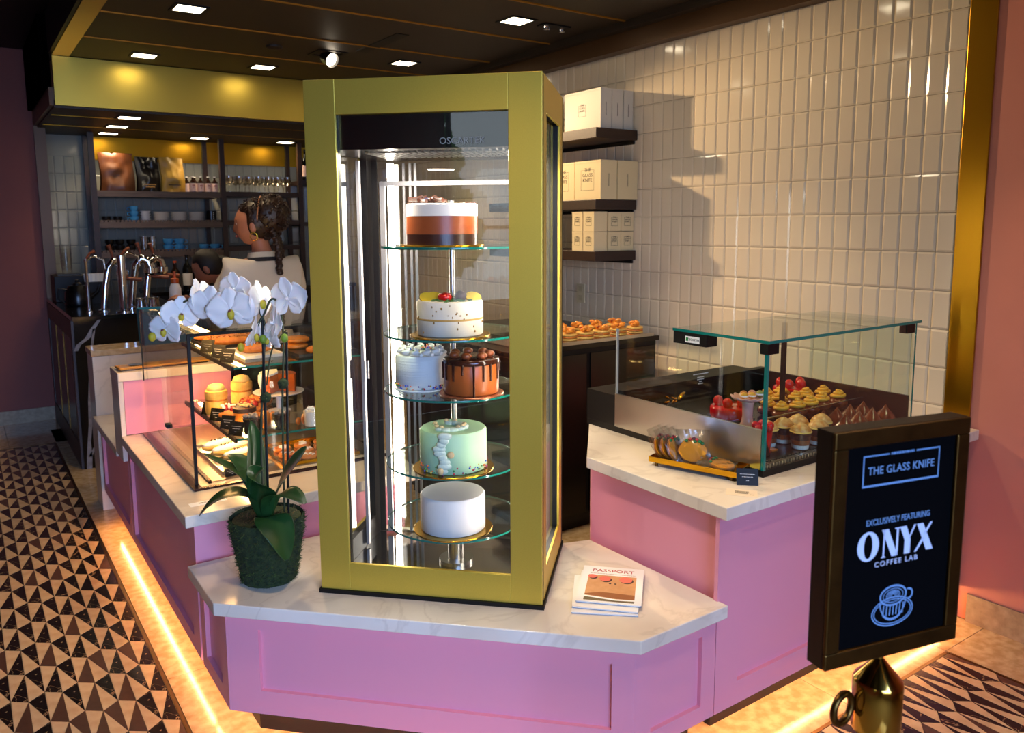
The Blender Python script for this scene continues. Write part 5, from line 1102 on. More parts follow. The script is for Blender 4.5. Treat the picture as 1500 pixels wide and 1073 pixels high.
# cup drawing: saucer, bowl and latte leaf in outline
cupm = MB()
def ring2(cx_, cy_, rx, ry, w, a0=0, a1=2 * PI, rot_=0.0, n=40):
    for i in range(n):
        t0, t1 = a0 + (a1 - a0) * i / n, a0 + (a1 - a0) * (i + 1) / n
        def P2(t, k):
            x, y = (rx + k) * math.cos(t), (ry + k) * math.sin(t); return (cx_ + x * math.cos(rot_) - y * math.sin(rot_), cy_ + x * math.sin(rot_) + y * math.cos(rot_), 0.0004)
        cupm.add([P2(t0, -w / 2), P2(t1, -w / 2), P2(t1, w / 2), P2(t0, w / 2)], [(0, 1, 2, 3)])
ring2(0, -0.012, 0.041, 0.023, 0.002); ring2(0, -0.012, 0.037, 0.0195, 0.0015); ring2(0, 0.014, 0.026, 0.0155, 0.003); ring2(0, 0.014, 0.020, 0.011, 0.0012)
ring2(0, 0.006, 0.026, 0.030, 0.0022, PI, 2 * PI); ring2(0.031, 0.012, 0.008, 0.008, 0.0028, -1.6, 1.9); ring2(0, -0.006, 0.022, 0.02, 0.0014, PI + 0.2, 2 * PI - 0.2)
for k in range(4): ring2(0, 0.014, 0.004 + 0.0032 * k, 0.0025 + 0.0018 * k, 0.0013, -0.8, PI + 0.8)
for k in range(7): x = -0.02 + k * 0.0066; cupm.add([(x, -0.018, 0.0004), (x + 0.002, -0.018, 0.0004), (x + 0.003, 0.0, 0.0004), (x + 0.001, 0.0, 0.0004)], [(0, 1, 2, 3)])
cupm.xf(SGM(cx - 0.002, 0.083)).build('cup_drawing', INKB, pan, world=False)

# ================================================================== BACK OF THE RIGHT SIDE
t = thing('black_back_cabinet', 'black service cabinet against the tiled wall behind the right case', 'cabinet', (2.6, 3.6, 0))
MB().box(2.12, 3.09, 3.07, 4.15, 0.06, 0.965).build('body', M_BLACK, t); MB().box(2.16, 3.09, 3.12, 4.15, 0, 0.06).build('toe_kick', M_BLACK, t); MB().box(2.10, 3.10, 3.05, 4.17, 0.967, 0.992).build('top', M_BLACKSAT, t, bevel=0.002)
for x in (2.14, 2.62): MB().box(x, x + 0.45, 3.058, 3.069, 0.1, 0.94).build('door', M_BLACKSAT, t)
t = thing('steel_pastry_tray', 'wide steel tray of layered pastries on the black cabinet', 'tray', (2.65, 3.25, 0.9925)); MB().box(2.20, 3.06, 3.058, 3.45, 0.9925, 0.997).build('tray_base', M_STEEL, t); r_ = MB(); r_.box(2.20, 3.06, 3.052, 3.058, 0.9925, 1.01); r_.box(2.20, 3.06, 3.45, 3.456, 0.9925, 1.01); r_.build('tray_rim', M_STEEL, t)
proto = thing('layered_pastry', 'layered cream and pastry slice', 'pastry', (2.4, 3.1, 0.9972), 0, 'layered pastries on the steel tray')
for k in range(4): MB().lathe([(0.044, 0.012 * k), (0.046, 0.012 * k + 0.003), (0.046, 0.012 * k + 0.007), (0.044, 0.012 * k + 0.0095)], n=22).build('pastry_layer', PALEB if k % 2 else BUN, proto, 50, world=False)
f_ = MB()
for i in range(9): a = i * 0.7; f_.ball((0.026 * math.cos(a) * (0.4 + 0.1 * (i % 5)), 0.026 * math.sin(a), 0.056 + 0.006 * (i % 3)), (0.017, 0.011, 0.01), nu=8, nv=5, rot=Matrix.Rotation(a, 3, 'Z'))
f_.build('caramel_shards', mat('caramel_top', (226, 140, 40), 0.3), proto, 60, world=False); MB().ball((0.012, -0.012, 0.064), (0.012, 0.01, 0.008), nu=8, nv=5).build('berry', BERRY, proto, 60, world=False)
spots = [(2.30, 3.12), (2.41, 3.12), (2.52, 3.12), (2.63, 3.12), (2.74, 3.12), (2.86, 3.12), (2.98, 3.12), (2.46, 3.27), (2.58, 3.27), (2.70, 3.27), (2.83, 3.27), (2.97, 3.27)]
for i, (x, y) in enumerate(spots):
    lb = 'layered golden pastry with caramel shards, %s from the left in the %s row' % (ORD[i if i < 7 else i - 7], 'front' if i < 7 else 'rear')
    if i == 0: proto.location = (x, y, 0.9972); proto['label'] = lb
    else: dup(proto, (x, y, 0.9972), i * 0.9, lb)
# wall shelves with cake boxes
for z, lb in ((2.118, 'top walnut wall shelf holding three tall white boxes'), (1.728, 'middle walnut wall shelf under the large cream boxes'), (1.440, 'lowest walnut wall shelf under the small cream boxes')):
    t = thing('wall_shelf', lb, 'shelf', (3.08, 3.9, z)); MB().box(2.918, 3.226, 3.378, 4.45, z - 0.055, z).build('shelf_board', M_DKWOOD, t, bevel=0.002); MB().box(3.214, 3.2265, 3.40, 4.43, z - 0.075, z - 0.056).build('bracket_rail', M_BLACK, t)
BOXM = mat('cream_box_card', (222, 202, 154), 0.6); BOXW = mat('white_box_card', (214, 206, 188), 0.6); INKK = mat('box_ink', (60, 52, 40), 0.6)
def cakebox(x0, x1, y0, y1, z0, z1, label, m, logo=None, small=False, group='cake boxes on the wall shelves'):
    t = thing('cake_box', label, 'box', ((x0 + x1) / 2, (y0 + y1) / 2, z0), 0, group); w = x1 - x0; d_ = y1 - y0; h = z1 - z0
    MB().box(-w / 2, w / 2, -d_ / 2, d_ / 2, 0.0005, h - 0.012).build('box_body', m, t, world=False); MB().box(-w / 2 - 0.001, w / 2 + 0.001, -d_ / 2 - 0.001, d_ / 2 + 0.001, h - 0.0118, h).build('box_lid', m, t, world=False)
    for side, big in (('x', logo in ('x', 'xy')), ('y', logo in ('y', 'xy'))):
        ln = d_ if side == 'x' else w
        M_ = plane_M((-w / 2 - 0.0003, 0, h * 0.5), (0, -1, 0), (0, 0, 1)) if side == 'x' else plane_M((0, -d_ / 2 - 0.0003, h * 0.5), (1, 0, 0), (0, 0, 1))
        s_ = min(ln, h) * (0.55 if h > 0.2 and ln > 0.3 else 1.0)
        if big:
            text('THE\nGLASS\nKNIFE', s_ * 0.13, INKK, t, M_ @ Matrix.Translation((0, s_ * 0.13, 0)), 'box_lettering', sx=1.1)
            q_ = s_ * 0.26; bd = MB()
            for a_ in ((-q_, q_, -q_, -q_ + 0.0015), (-q_, q_, q_ - 0.0015, q_), (-q_, -q_ + 0.0015, -q_, q_), (q_ - 0.0015, q_, -q_, q_)): bd.box(a_[0], a_[1], a_[2], a_[3], 0, 0.0003)
            bd.xf(M_).build('box_border', INKK, t, world=False)
        elif not small:
            lines_text(t, M_ @ Matrix.Rotation(PI / 2, 4, 'Z'), [(-h * 0.16, h * 0.16, 0.0)], INKK, h=0.004)
    return t
def tb(x0, x1, lb, lg=None): cakebox(x0, x1, 3.42, 3.74, 2.1185, 2.34, lb, BOXW, lg)
tb(2.985, 3.065, 'tall white cake box at the outer end of the top wall shelf', 'x'); tb(3.069, 3.15, 'tall white cake box in the middle of the top wall shelf'); tb(3.158, 3.226, 'tall white cake box against the tiles on the top wall shelf')
cakebox(2.95, 3.07, 3.375, 3.60, 1.7285, 1.945, 'large cream cake box with logo at the shelf corner', BOXM, 'x'); cakebox(3.075, 3.226, 3.372, 3.60, 1.7285, 1.945, 'large cream cake box against the tiles on the middle shelf', BOXM); cakebox(2.955, 3.15, 3.61, 3.82, 1.7285, 1.945, 'large cream cake box half hidden by the tower, middle shelf', BOXM, 'x')
for zz, row in ((1.4405, 'lower'), (1.5515, 'upper')):
    cakebox(2.925, 3.022, 3.40, 3.49, zz, zz + 0.110, 'small cream box at the outer corner of the %s row' % row, BOXM, 'x', True)
    cakebox(3.032, 3.128, 3.40, 3.49, zz, zz + 0.108, 'small cream box with logo in the middle of the %s row' % row, BOXM, 'y', True)
    cakebox(3.131, 3.226, 3.40, 3.49, zz, zz + 0.108, 'small cream box with logo beside the tiles in the %s row' % row, BOXM, 'y', True)
    cakebox(2.925, 3.022, 3.50, 3.59, zz, zz + 0.110, 'small cream box second from the corner in the %s row' % row, BOXM, 'x', True)
t = thing('wall_outlet', 'cream double wall outlet on the tiles behind the tower', 'outlet', (3.226, 3.867, 1.158)); MB().box(-0.006, 0.004, -0.037, 0.037, -0.06, 0.06).build('cover_plate', mat('ivory_plastic', (214, 200, 160), 0.4), t, world=False, bevel=0.002)
for s in (-1, 1):
    MB().box(-0.008, -0.006, -0.017, 0.017, s * 0.028 - 0.016, s * 0.028 + 0.016).build('socket', mat('ivory_socket', (196, 182, 142), 0.4), t, world=False)

# ================================================================== COFFEE BAR AND BACK SHELVES
BAR = thing('black_marble_bar', 'black marble coffee bar with white veins at the left rear', 'counter', (0.95, 6.6, 0))
MB().box(0.58, 1.30, 5.79, 7.44, 0.0, 0.985).build('body', M_BLACKMARBLE2, BAR); MB().box(0.568, 1.32, 5.776, 7.45, 0.987, 1.015).build('marble_top', M_BLACKMARBLE2, BAR, bevel=0.002)
def vein(pts, name='marble_vein'):
    mb = MB()
    for (x0, z0, w0), (x1, z1, w1) in zip(pts[:-1], pts[1:]): mb.add([(x0 - w0, 5.7895, z0), (x0 + w0, 5.7895, z0), (x1 + w1, 5.7895, z1), (x1 - w1, 5.7895, z1)], [(0, 1, 2, 3)])
    return mb.build(name, M_VEIN, BAR)
vein([(0.73, 0.985, 0.010), (0.69, 0.93, 0.014), (0.655, 0.87, 0.016), (0.60, 0.83, 0.014), (0.583, 0.79, 0.012)]); vein([(0.695, 0.93, 0.008), (0.675, 0.80, 0.007), (0.66, 0.70, 0.005), (0.655, 0.62, 0.009), (0.64, 0.45, 0.010), (0.635, 0.30, 0.011), (0.62, 0.18, 0.010), (0.615, 0.08, 0.016), (0.61, 0.0, 0.016)]); vein([(0.62, 0.08, 0.010), (0.66, 0.16, 0.007), (0.70, 0.21, 0.006), (0.72, 0.30, 0.004)])
fr = MB(); fr.box(0.566, 0.5795, 5.80, 5.88, 0.0, 0.985); fr.box(0.566, 0.5795, 7.36, 7.44, 0.0, 0.985); fr.box(0.566, 0.5795, 5.88, 7.36, 0.0, 0.16); fr.box(0.566, 0.5795, 5.88, 7.36, 0.86, 0.985); fr.build('wood_frame', wood('bar_wood', (64, 42, 34), (48, 30, 26)), BAR)
for k in range(3): MB().box(0.570, 0.5795, 5.90 + 0.49 * k, 6.36 + 0.49 * k, 0.165, 0.855).build('dark_panel', M_BLACKSAT, BAR)
for k in range(1, 3): MB().box(0.566, 0.5795, 5.865 + 0.49 * k, 5.895 + 0.49 * k, 0.16, 0.86).build('mullion', M_BRASSD, BAR)
zb = 1.0152
HAND = wood('tap_wood', (150, 74, 36), (110, 50, 22))
def tap(x, y, rz, label, h=0.34, r=0.022, bend=True):
    t = thing('coffee_tap', label, 'coffee tap', (x, y, zb), rz, 'chrome coffee taps on the bar')
    MB().lathe([(r * 1.9, 0), (r * 1.9, 0.008), (r * 1.1, 0.014)], n=24).build('base_flange', M_CHROME, t, 40, world=False)
    if bend:
        MB().tube([(0, 0, 0.01), (0.02, 0, h * 0.5), (0.045, 0, h * 0.85), (0.08, 0, h * 0.98), (0.12, 0, h * 0.92), (0.135, 0, h * 0.78)], [r, r, r * 1.1, r * 1.35, r * 1.5, r * 1.5], 16).build('curved_body', M_CHROME, t, 60, world=False)
        MB().lathe([(r * 1.9, 0), (r * 1.9, -0.035), (r * 1.3, -0.05)], (0.135, 0, h * 0.78), 20).build('brew_head', M_CHROME, t, 40, world=False)
        MB().tube([(0.08, 0, h), (0.07, 0, h + 0.05), (0.055, 0, h + 0.10)], [0.007, 0.009, 0.014], 10).build('wood_lever', HAND, t, 60, world=False)
        MB().tube([(0.135, 0, h * 0.62), (0.20, -0.02, h * 0.60), (0.25, -0.03, h * 0.58)], [0.012, 0.013, 0.015], 10).build('portafilter_handle', HAND, t, 60, world=False)
    else:
        MB().lathe([(r, 0.012), (r, h - 0.02), (r * 1.15, h - 0.018), (r * 1.15, h)], n=20).build('column', M_CHROME, t, 40, world=False)
        MB().tube([(0, 0, h - 0.01), (0.05, 0, h + 0.02), (0.11, 0, h - 0.01), (0.115, 0, h - 0.07)], 0.008, 10).build('spout', M_CHROME, t, 60, world=False)
        MB().tube([(0, 0, h), (0.03, 0.01, h + 0.035), (0.06, 0.02, h + 0.05)], [0.006, 0.009, 0.012], 10).build('wood_lever', HAND, t, 60, world=False)
tap(0.70, 5.99, 0.1, 'slim upright chrome tap with wooden lever, leftmost on the bar', 0.36, 0.010, False); tap(0.80, 6.06, 0.2, 'curved chrome espresso tap second from the left', 0.35, 0.02); tap(0.905, 5.93, 0.1, 'thick upright chrome column at the bar front', 0.38, 0.026, False); tap(0.99, 6.15, -0.1, 'curved chrome espresso tap third along the bar', 0.36, 0.024); tap(1.12, 6.35, 0.3, 'curved chrome espresso tap nearest the bending barista', 0.35, 0.024)
def vessel(name, label, cat, x, y, z, prof, m, group=None, n=24, sm=50): t = thing(name, label, cat, (x, y, z), 0, group); MB().lathe(prof, n=n, cap=False).build('vessel', m, t, sm, world=False); return t
t = vessel('black_kettle', 'black kettle on the bar beside the pink wall', 'kettle', 0.70, 6.55, zb, [(0, 0), (0.085, 0), (0.09, 0.02), (0.085, 0.10), (0.06, 0.15), (0, 0.152)], M_BLACKSAT); MB().lathe([(0.03, 0.1525), (0.028, 0.165), (0.012, 0.172), (0.014, 0.19), (0, 0.196)], n=18).build('lid_knob', M_BLACK, t, 50, world=False); MB().tube([(0.08, 0, 0.06), (0.13, 0, 0.10), (0.145, 0, 0.15)], [0.02, 0.012, 0.009], 10).build('spout', M_BLACKSAT, t, 60, world=False); MB().tube([(-0.07, 0, 0.12), (-0.12, 0, 0.13), (-0.125, 0, 0.06), (-0.088, 0, 0.03)], 0.008, 8).build('handle', M_BLACK, t, 60, world=False)
t = thing('grinder_box', 'black grinder box at the far left end of the bar', 'appliance', (0.68, 7.1, zb)); MB().box(-0.09, 0.13, -0.15, 0.15, 0, 0.20).build('body', M_BLACK, t, world=False, bevel=0.004); MB().box(-0.06, 0.10, -0.12, 0.12, 0.2005, 0.21).build('lid', M_BLACKSAT, t, world=False)
for k in range(5): vessel('clear_cup', 'clear plastic cup, %s from the bottom of the tall nest on the grinder' % ORD[k], 'cup', 0.69, 7.05, zb + 0.2105 + k * 0.032, [(0.03, 0), (0.042, 0.10), (0.0405, 0.10), (0.029, 0.002), (0, 0.002)], CLEAR, 'nested clear cups')
t = thing('cup_caddy', 'white caddy of paper cups on the bar', 'caddy', (0.84, 6.75, zb)); MB().box(-0.07, 0.07, -0.06, 0.06, 0, 0.16).build('caddy_box', M_BLACK, t, world=False); 
for k in range(4): MB().lathe([(0.024, 0), (0.03, 0.06), (0.028, 0.06), (0.022, 0.002)], (-0.045 + 0.03 * k, 0, 0.161), 14, cap=False).build('paper_cup', M_WHITEP, t, 50, world=False)
for k, x in enumerate((1.02, 1.10)): vessel('steel_pitcher', 'small steel milk pitcher, %s of the pair on the bar' % ('left', 'right')[k], 'pitcher', x, 5.95, zb, [(0, 0), (0.036, 0), (0.04, 0.02), (0.033, 0.07), (0.036, 0.085), (0.034, 0.085), (0.03, 0.07), (0.036, 0.02), (0, 0.004)], M_CHROME, 'steel milk pitchers')
t = vessel('white_squeeze_bottle', 'white syrup bottle with orange cap on the bar', 'bottle', 1.275, 6.10, zb, [(0, 0), (0.042, 0), (0.044, 0.02), (0.04, 0.13), (0.026, 0.165), (0, 0.167)], M_WHITE); MB().lathe([(0.028, 0.1675), (0.028, 0.20), (0.010, 0.205), (0.008, 0.25), (0, 0.252)], n=18).build('orange_cap', mat('orange_cap', (196, 84, 24), 0.4), t, 50, world=False)
# back counter and bottles
t = thing('back_counter', 'dark back counter below the bottle and cup shelves', 'counter', (2.0, 7.6, 0)); MB().box(1.35, 3.2, 7.33, 7.92, 0, 0.99).build('body', M_BLACK, t); MB().box(1.34, 3.21, 7.31, 7.925, 0.992, 1.025).build('top', M_BLACKMARBLE2, t)
def bottle(x, y, z, h, r, label, m, lab, group, cap=M_BLACK, labm=None):
    t = thing('bottle', label, 'bottle', (x, y, z), 0, group)
    MB().lathe([(0, 0), (r, 0), (r, h * 0.58), (r * 0.85, h * 0.66), (r * 0.34, h * 0.78), (r * 0.34, h * 0.93), (0, h * 0.93)], n=20, cap=False).build('glass_body', m, t, 50, world=False)
    MB().lathe([(r * 0.38, h * 0.93), (r * 0.38, h), (0, h)], n=14).build('cap', cap, t, 50, world=False)
    if lab: MB().lathe([(r * 1.015, h * 0.05 if lab > 1 else h * 0.14), (r * 1.015, h * 0.56 if lab > 1 else h * 0.48)], n=20, cap=False).build('paper_label', labm or M_WHITEP, t, 180, world=False)
    return t
DKG = mat('dark_bottle_glass', (14, 14, 12), 0.08); AMB = mat('amber_glass', (140, 80, 16), 0.1); BRG = mat('brown_bottle_glass', (30, 16, 10), 0.08)
bottle(1.66, 7.42, 1.026, 0.31, 0.04, 'dark wine bottle with white label on the back counter', DKG, 1, 'bottles on the back counter'); bottle(1.75, 7.46, 1.026, 0.33, 0.036, 'black bottle without label beside the amber one', DKG, 0, 'bottles on the back counter'); bottle(1.80, 7.40, 1.026, 0.24, 0.038, 'amber liqueur bottle on the back counter', AMB, 0, 'bottles on the back counter', BOARD); bottle(1.56, 7.42, 1.026, 0.26, 0.04, 'dark bottle left of the labelled wine bottle', BRG, 0, 'bottles on the back counter', mat('orange_cap', (196, 84, 24), 0.4))
# shelf unit
SU_ = thing('back_shelf_unit', 'dark wooden shelf unit with bags, plates and cups on the back wall', 'shelf', (1.9, 7.75, 1.026))
for x in (0.985, 2.045, 2.775): MB().box(x - 0.022, x + 0.022, 7.55, 7.59, 1.026, 2.37).build('upright', M_DKWOOD, SU_)
for x in (0.985, 1.98, 2.775): MB().box(x - 0.02, x + 0.02, 7.89, 7.925, 1.026, 2.37).build('rear_upright', M_DKWOOD, SU_)
SH = wood('grey_shelf_wood', (104, 84, 66), (76, 58, 44))
for z in (1.89, 1.625, 1.368): MB().box(1.008, 2.022, 7.556, 7.925, z - 0.05, z).build('shelf_board', SH, SU_)
for z in (1.90, 1.64, 1.40): MB().box(2.068, 2.752, 7.556, 7.925, z - 0.045, z).build('shelf_board', M_DKWOOD, SU_)
for z in (2.02, 1.62): MB().box(2.798, 3.2, 7.556, 7.925, z - 0.04, z).build('shelf_board', M_DKWOOD, SU_)
for z in (1.625, 1.368):
    g_ = MB()
    for i in range(32): g_.box(1.02 + i * 0.031, 1.041 + i * 0.031, 7.556, 7.56, z + 0.0, z + 0.012)
    g_.box(1.008, 2.022, 7.556, 7.56, z + 0.012, z + 0.017); stuff(g_.build('gallery_rail', SH, SU_))
def bag(x, w, h, d_, m, label, tone=None, prints=None, folds=True):
    t = thing('coffee_bag', label, 'bag', (x, 7.68, 1.8905), 0.05, 'coffee bags on the top back shelf')
    mb = MB()
    def f(sg):
        def g(u, v):
            xx = (u - 0.5) * w * (1 - 0.04 * math.sin(PI * v)); th = d_ * (1 - v ** 2 * 0.92) * (1 - 0.5 * abs(2 * u - 1) ** 3)
            n_ = noise.noise(Vector((u * 3.1 + x * 7, v * 3.7, sg))) * 0.035 + noise.noise(Vector((u * 8 + x, v * 9, sg * 2))) * 0.016
            return (xx + 0.006 * math.sin(v * 5), sg * (th / 2 + n_ * math.sin(PI * u)), h * v)
        return g
    mb.grid(f(-1), 12, 14); mb.grid(f(1), 12, 14); mb.build('bag_body', m, t, 60, world=False)
    MB().box(-w / 2, w / 2, -0.006, 0.006, h - 0.012, h).build('top_seam', m, t, world=False)
    if prints: lines_text(t, plane_M((0, -d_ / 2 - 0.012, h * 0.2), (1, 0, 0), (0, 0.05, 1)), [(-w * 0.26, w * 0.26, 0.0), (-w * 0.2, w * 0.2, -0.02)][:prints[1]], prints[0], h=0.010)
    return t
bag(1.185, 0.27, 0.325, 0.15, mat('kraft_bag', (112, 64, 28), 0.45, rgb2=(90, 48, 20), noise_amt=0.2, nscale=10), 'large crumpled brown kraft coffee bag, leftmost on the top shelf'); bag(1.432, 0.19, 0.30, 0.12, mat('black_bag', (14, 12, 12), 0.3), 'black coffee bag between the brown and yellow ones', prints=(mat('gold_ink', (200, 150, 70), 0.5), 2)); bag(1.635, 0.20, 0.305, 0.12, mat('mustard_bag', (176, 140, 50), 0.45, rgb2=(150, 112, 36), noise_amt=0.2, nscale=8), 'mustard yellow coffee bag beside the syrup bottles', prints=(CHOCD, 1))
PKL = mat('pale_pink_label', (226, 196, 184), 0.6)
for i, x in enumerate((1.80, 1.868, 1.936, 2.0 - 0.008)):
    t = bottle(x, 7.64, 1.8905, 0.145, 0.030, 'brown syrup bottle with pale label, %s of the front four' % ('first', 'second', 'third', 'last')[i], BRG, 2, 'labelled syrup bottles', M_WHITE, PKL)
    lines_text(t, plane_M((0, -0.031, 0.055), (1, 0, 0), (0, 0, 1)), [(-0.012, 0.012, 0.008), (-0.012, 0.012, 0.0), (-0.004, 0.004, -0.014)], BERRY, h=0.006)
for i, x in enumerate((1.77, 1.84)): bottle(x, 7.74, 1.8905, 0.145, 0.030, 'brown syrup bottle in the row behind, %s' % ('left', 'right')[i], BRG, 2, 'labelled syrup bottles', M_WHITE, PKL)
def cup(x, y, z, m, label, group, r=0.036, h=0.055, rz=0.0):
    t = thing('coffee_cup', label, 'cup', (x, y, z), rz, group)
    MB().lathe([(0, 0), (r * 0.55, 0), (r * 0.62, 0.004), (r * 0.95, h * 0.5), (r, h), (r * 0.93, h), (r * 0.86, h * 0.5), (r * 0.5, 0.008), (0, 0.007)], n=24, cap=False).build('bowl', m, t, 60, world=False)
    MB().tube([(r * 0.92, 0, h * 0.8), (r * 1.5, 0, h * 0.75), (r * 1.5, 0, h * 0.35), (r * 0.85, 0, h * 0.28)], 0.0045, 8).build('handle', m, t, 60, world=False); return t
zs2, zs3 = 1.6255, 1.3685
for k in range(3): cup(1.30, 7.66, zs2 + 0.044 * k, M_BLUE, 'blue cup, %s of the stack beside the white bowls' % ('bottom', 'middle', 'top')[k], 'blue cups on the back shelves', 0.036, 0.05, 2.8)
def plate(x, y, z, r, label, group, m=M_WHITE): t = thing('plate', label, 'plate', (x, y, z), 0, group); MB().lathe([(0, 0), (r * 0.6, 0), (r * 0.97, 0.010), (r, 0.0125), (r * 0.96, 0.0125), (r * 0.6, 0.004), (0, 0.004)], n=28, cap=False).build('plate', m, t, 60, world=False)
for s_, (x, lb) in enumerate(((1.525, 'left'), (1.675, 'middle'), (1.825, 'right'))):
    for k in range(7): plate(x + random.uniform(-0.003, 0.003), 7.68, zs2 + 0.0128 * k, 0.072, 'white saucer, %s from the bottom of the %s stack on the second shelf' % (ORD[k], lb), 'white saucer stacks')
for k in range(4): vessel('white_bowl', 'white bowl, %s from the bottom of the nest beside the blue cups' % ORD[k], 'bowl', 1.39, 7.66, zs2 + 0.022 * k, [(0, 0), (0.025, 0), (0.046, 0.03), (0.044, 0.03), (0.022, 0.004), (0, 0.004)], M_WHITE, 'white nested bowls')
t = vessel('black_canister', 'black canister with white dots at the right end of the second shelf', 'canister', 1.955, 7.67, zs2, [(0, 0), (0.045, 0), (0.045, 0.10), (0, 0.10)], M_BLACKSAT); d_ = MB()
for k in range(5): d_.ball((0.01, -0.0455, 0.015 + 0.017 * k), (0.004, 0.001, 0.004), nu=6, nv=4)
stuff(d_.build('white_dots', M_WHITEP, t, world=False))
for i, x in enumerate((1.08, 1.17, 1.12)): cup(x, 7.68, zs2, TRAYB, 'dark cup at the left end of the second shelf, %s one' % ('outer', 'inner', '')[i], 'dark cups on the back shelves', 0.036, 0.05, 1 + i) if i < 2 else None
for i, x in enumerate((1.09, 1.17, 1.26)): cup(x, 7.66, zs3, TRAYB, 'dark cup in the lower row of the third shelf, %s from the left' % ORD[i], 'dark cups on the third shelf', 0.04, 0.055, i); cup(x, 7.66, zs3 + 0.056, TRAYB, 'dark cup in the upper row of the third shelf, %s from the left' % ORD[i], 'dark cups on the third shelf', 0.038, 0.05, i)
TUMB = glass('tumbler_glass', (0.9, 0.88, 0.84), 1.6, base=0.12)
for i, x in enumerate((1.36, 1.43, 1.395)): vessel('clear_tumbler', 'clear tumbler, %s of the group on the third shelf' % ('left', 'right', 'rear')[i], 'glass', x, 7.64 + 0.08 * (i == 2), zs3, [(0, 0), (0.03, 0), (0.034, 0.13), (0.031, 0.13), (0.027, 0.006), (0, 0.006)], TUMB, 'clear tumblers')
for i, (x, k) in enumerate(((1.56, 0), (1.56, 1), (1.655, 0), (1.655, 1))): cup(x, 7.63, zs3 + 0.052 * k, M_BLUE, 'blue cup, %s %s of the four stacked on the third shelf' % (('bottom', 'top')[k], ('left', 'right')[i // 2]), 'blue cups on the back shelves', 0.044, 0.055, -0.2)
for i, x in enumerate((1.865, 1.965)): cup(x, 7.63, zs3, M_BLUE, 'blue cup standing alone at the right end of the third shelf, %s' % ('inner', 'outer')[i], 'blue cups on the back shelves', 0.042, 0.055, -0.1)
proto = thing('wine_glass', 'clear wine glass', 'glass', (2.1, 7.66, 1.9005), 0, 'wine glasses on the back shelf')
MB().lathe([(0, 0), (0.030, 0), (0.030, 0.002), (0.004, 0.006), (0.0035, 0.06), (0.02, 0.072), (0.036, 0.10), (0.034, 0.15), (0.0325, 0.15), (0.034, 0.10), (0.018, 0.075), (0, 0.068)], n=22, cap=False).build('bowl_and_stem', TUMB, proto, 60, world=False)
for i in range(14):
    x, y = 2.12 + (i % 7) * 0.092, 7.63 + (i // 7) * 0.12; lb = 'clear wine glass, %s from the left in the %s row on the back shelf' % (ORD[i % 7], ('front', 'rear')[i // 7])
    if i == 0: proto.location = (x, y, 1.9005); proto['label'] = lb
    else: dup(proto, (x, y, 1.9005), 0, lb)
bottle(2.87, 7.64, 2.0205 - 0.16, 0.001 + 0.30, 0.036, 'dark wine bottle with cream label right of the shelf unit', DKG, 1, None, M_BLACK, PKL).location = (2.862, 7.64, 2.0205)

# ================================================================== PEOPLE
SKIN = mat('skin', (172, 112, 84), 0.5, sss=0.1); HAIR = mat('dark_hair', (26, 15, 11), 0.4, rgb2=(46, 26, 15), noise_amt=0.2, nscale=60, bump=0.4, bscale=60)
SHIRT = mat('cream_shirt', (214, 202, 182), 0.8, bump=0.7, bscale=7); NAVY = mat('navy_apron', (18, 20, 30), 0.8); TROUS = mat('black_trousers', (20, 20, 22), 0.8); SHOE = mat('black_shoe', (14, 14, 14), 0.4)
def skin_mesh(V, E, R, root=0, sub=2, name='body'):
    me = bpy.data.meshes.new(name); me.from_pydata([tuple(v) for v in V], E, [])
    o = bpy.data.objects.new(name, me); COL.objects.link(o); md = o.modifiers.new('skin', 'SKIN'); md.use_smooth_shade = True
    lay = me.skin_vertices[0].data if me.skin_vertices else None
    if lay is None:
        bm = bmesh.new(); bm.from_mesh(me); bm.verts.layers.skin.verify(); bm.to_mesh(me); bm.free(); lay = me.skin_vertices[0].data
    for i, s_ in enumerate(lay):
        r_ = R[i]; s_.radius = r_ if isinstance(r_, tuple) else (r_, r_); s_.use_root = (i == root)
    sb = o.modifiers.new('sub', 'SUBSURF'); sb.levels = sub; sb.render_levels = sub
    bpy.context.view_layer.update(); dg = bpy.context.evaluated_depsgraph_get(); out = bpy.data.meshes.new_from_object(o.evaluated_get(dg))
    bpy.data.objects.remove(o); bpy.data.meshes.remove(me)
    return [tuple(v.co) for v in out.vertices], [tuple(p.vertices) for p in out.polygons]
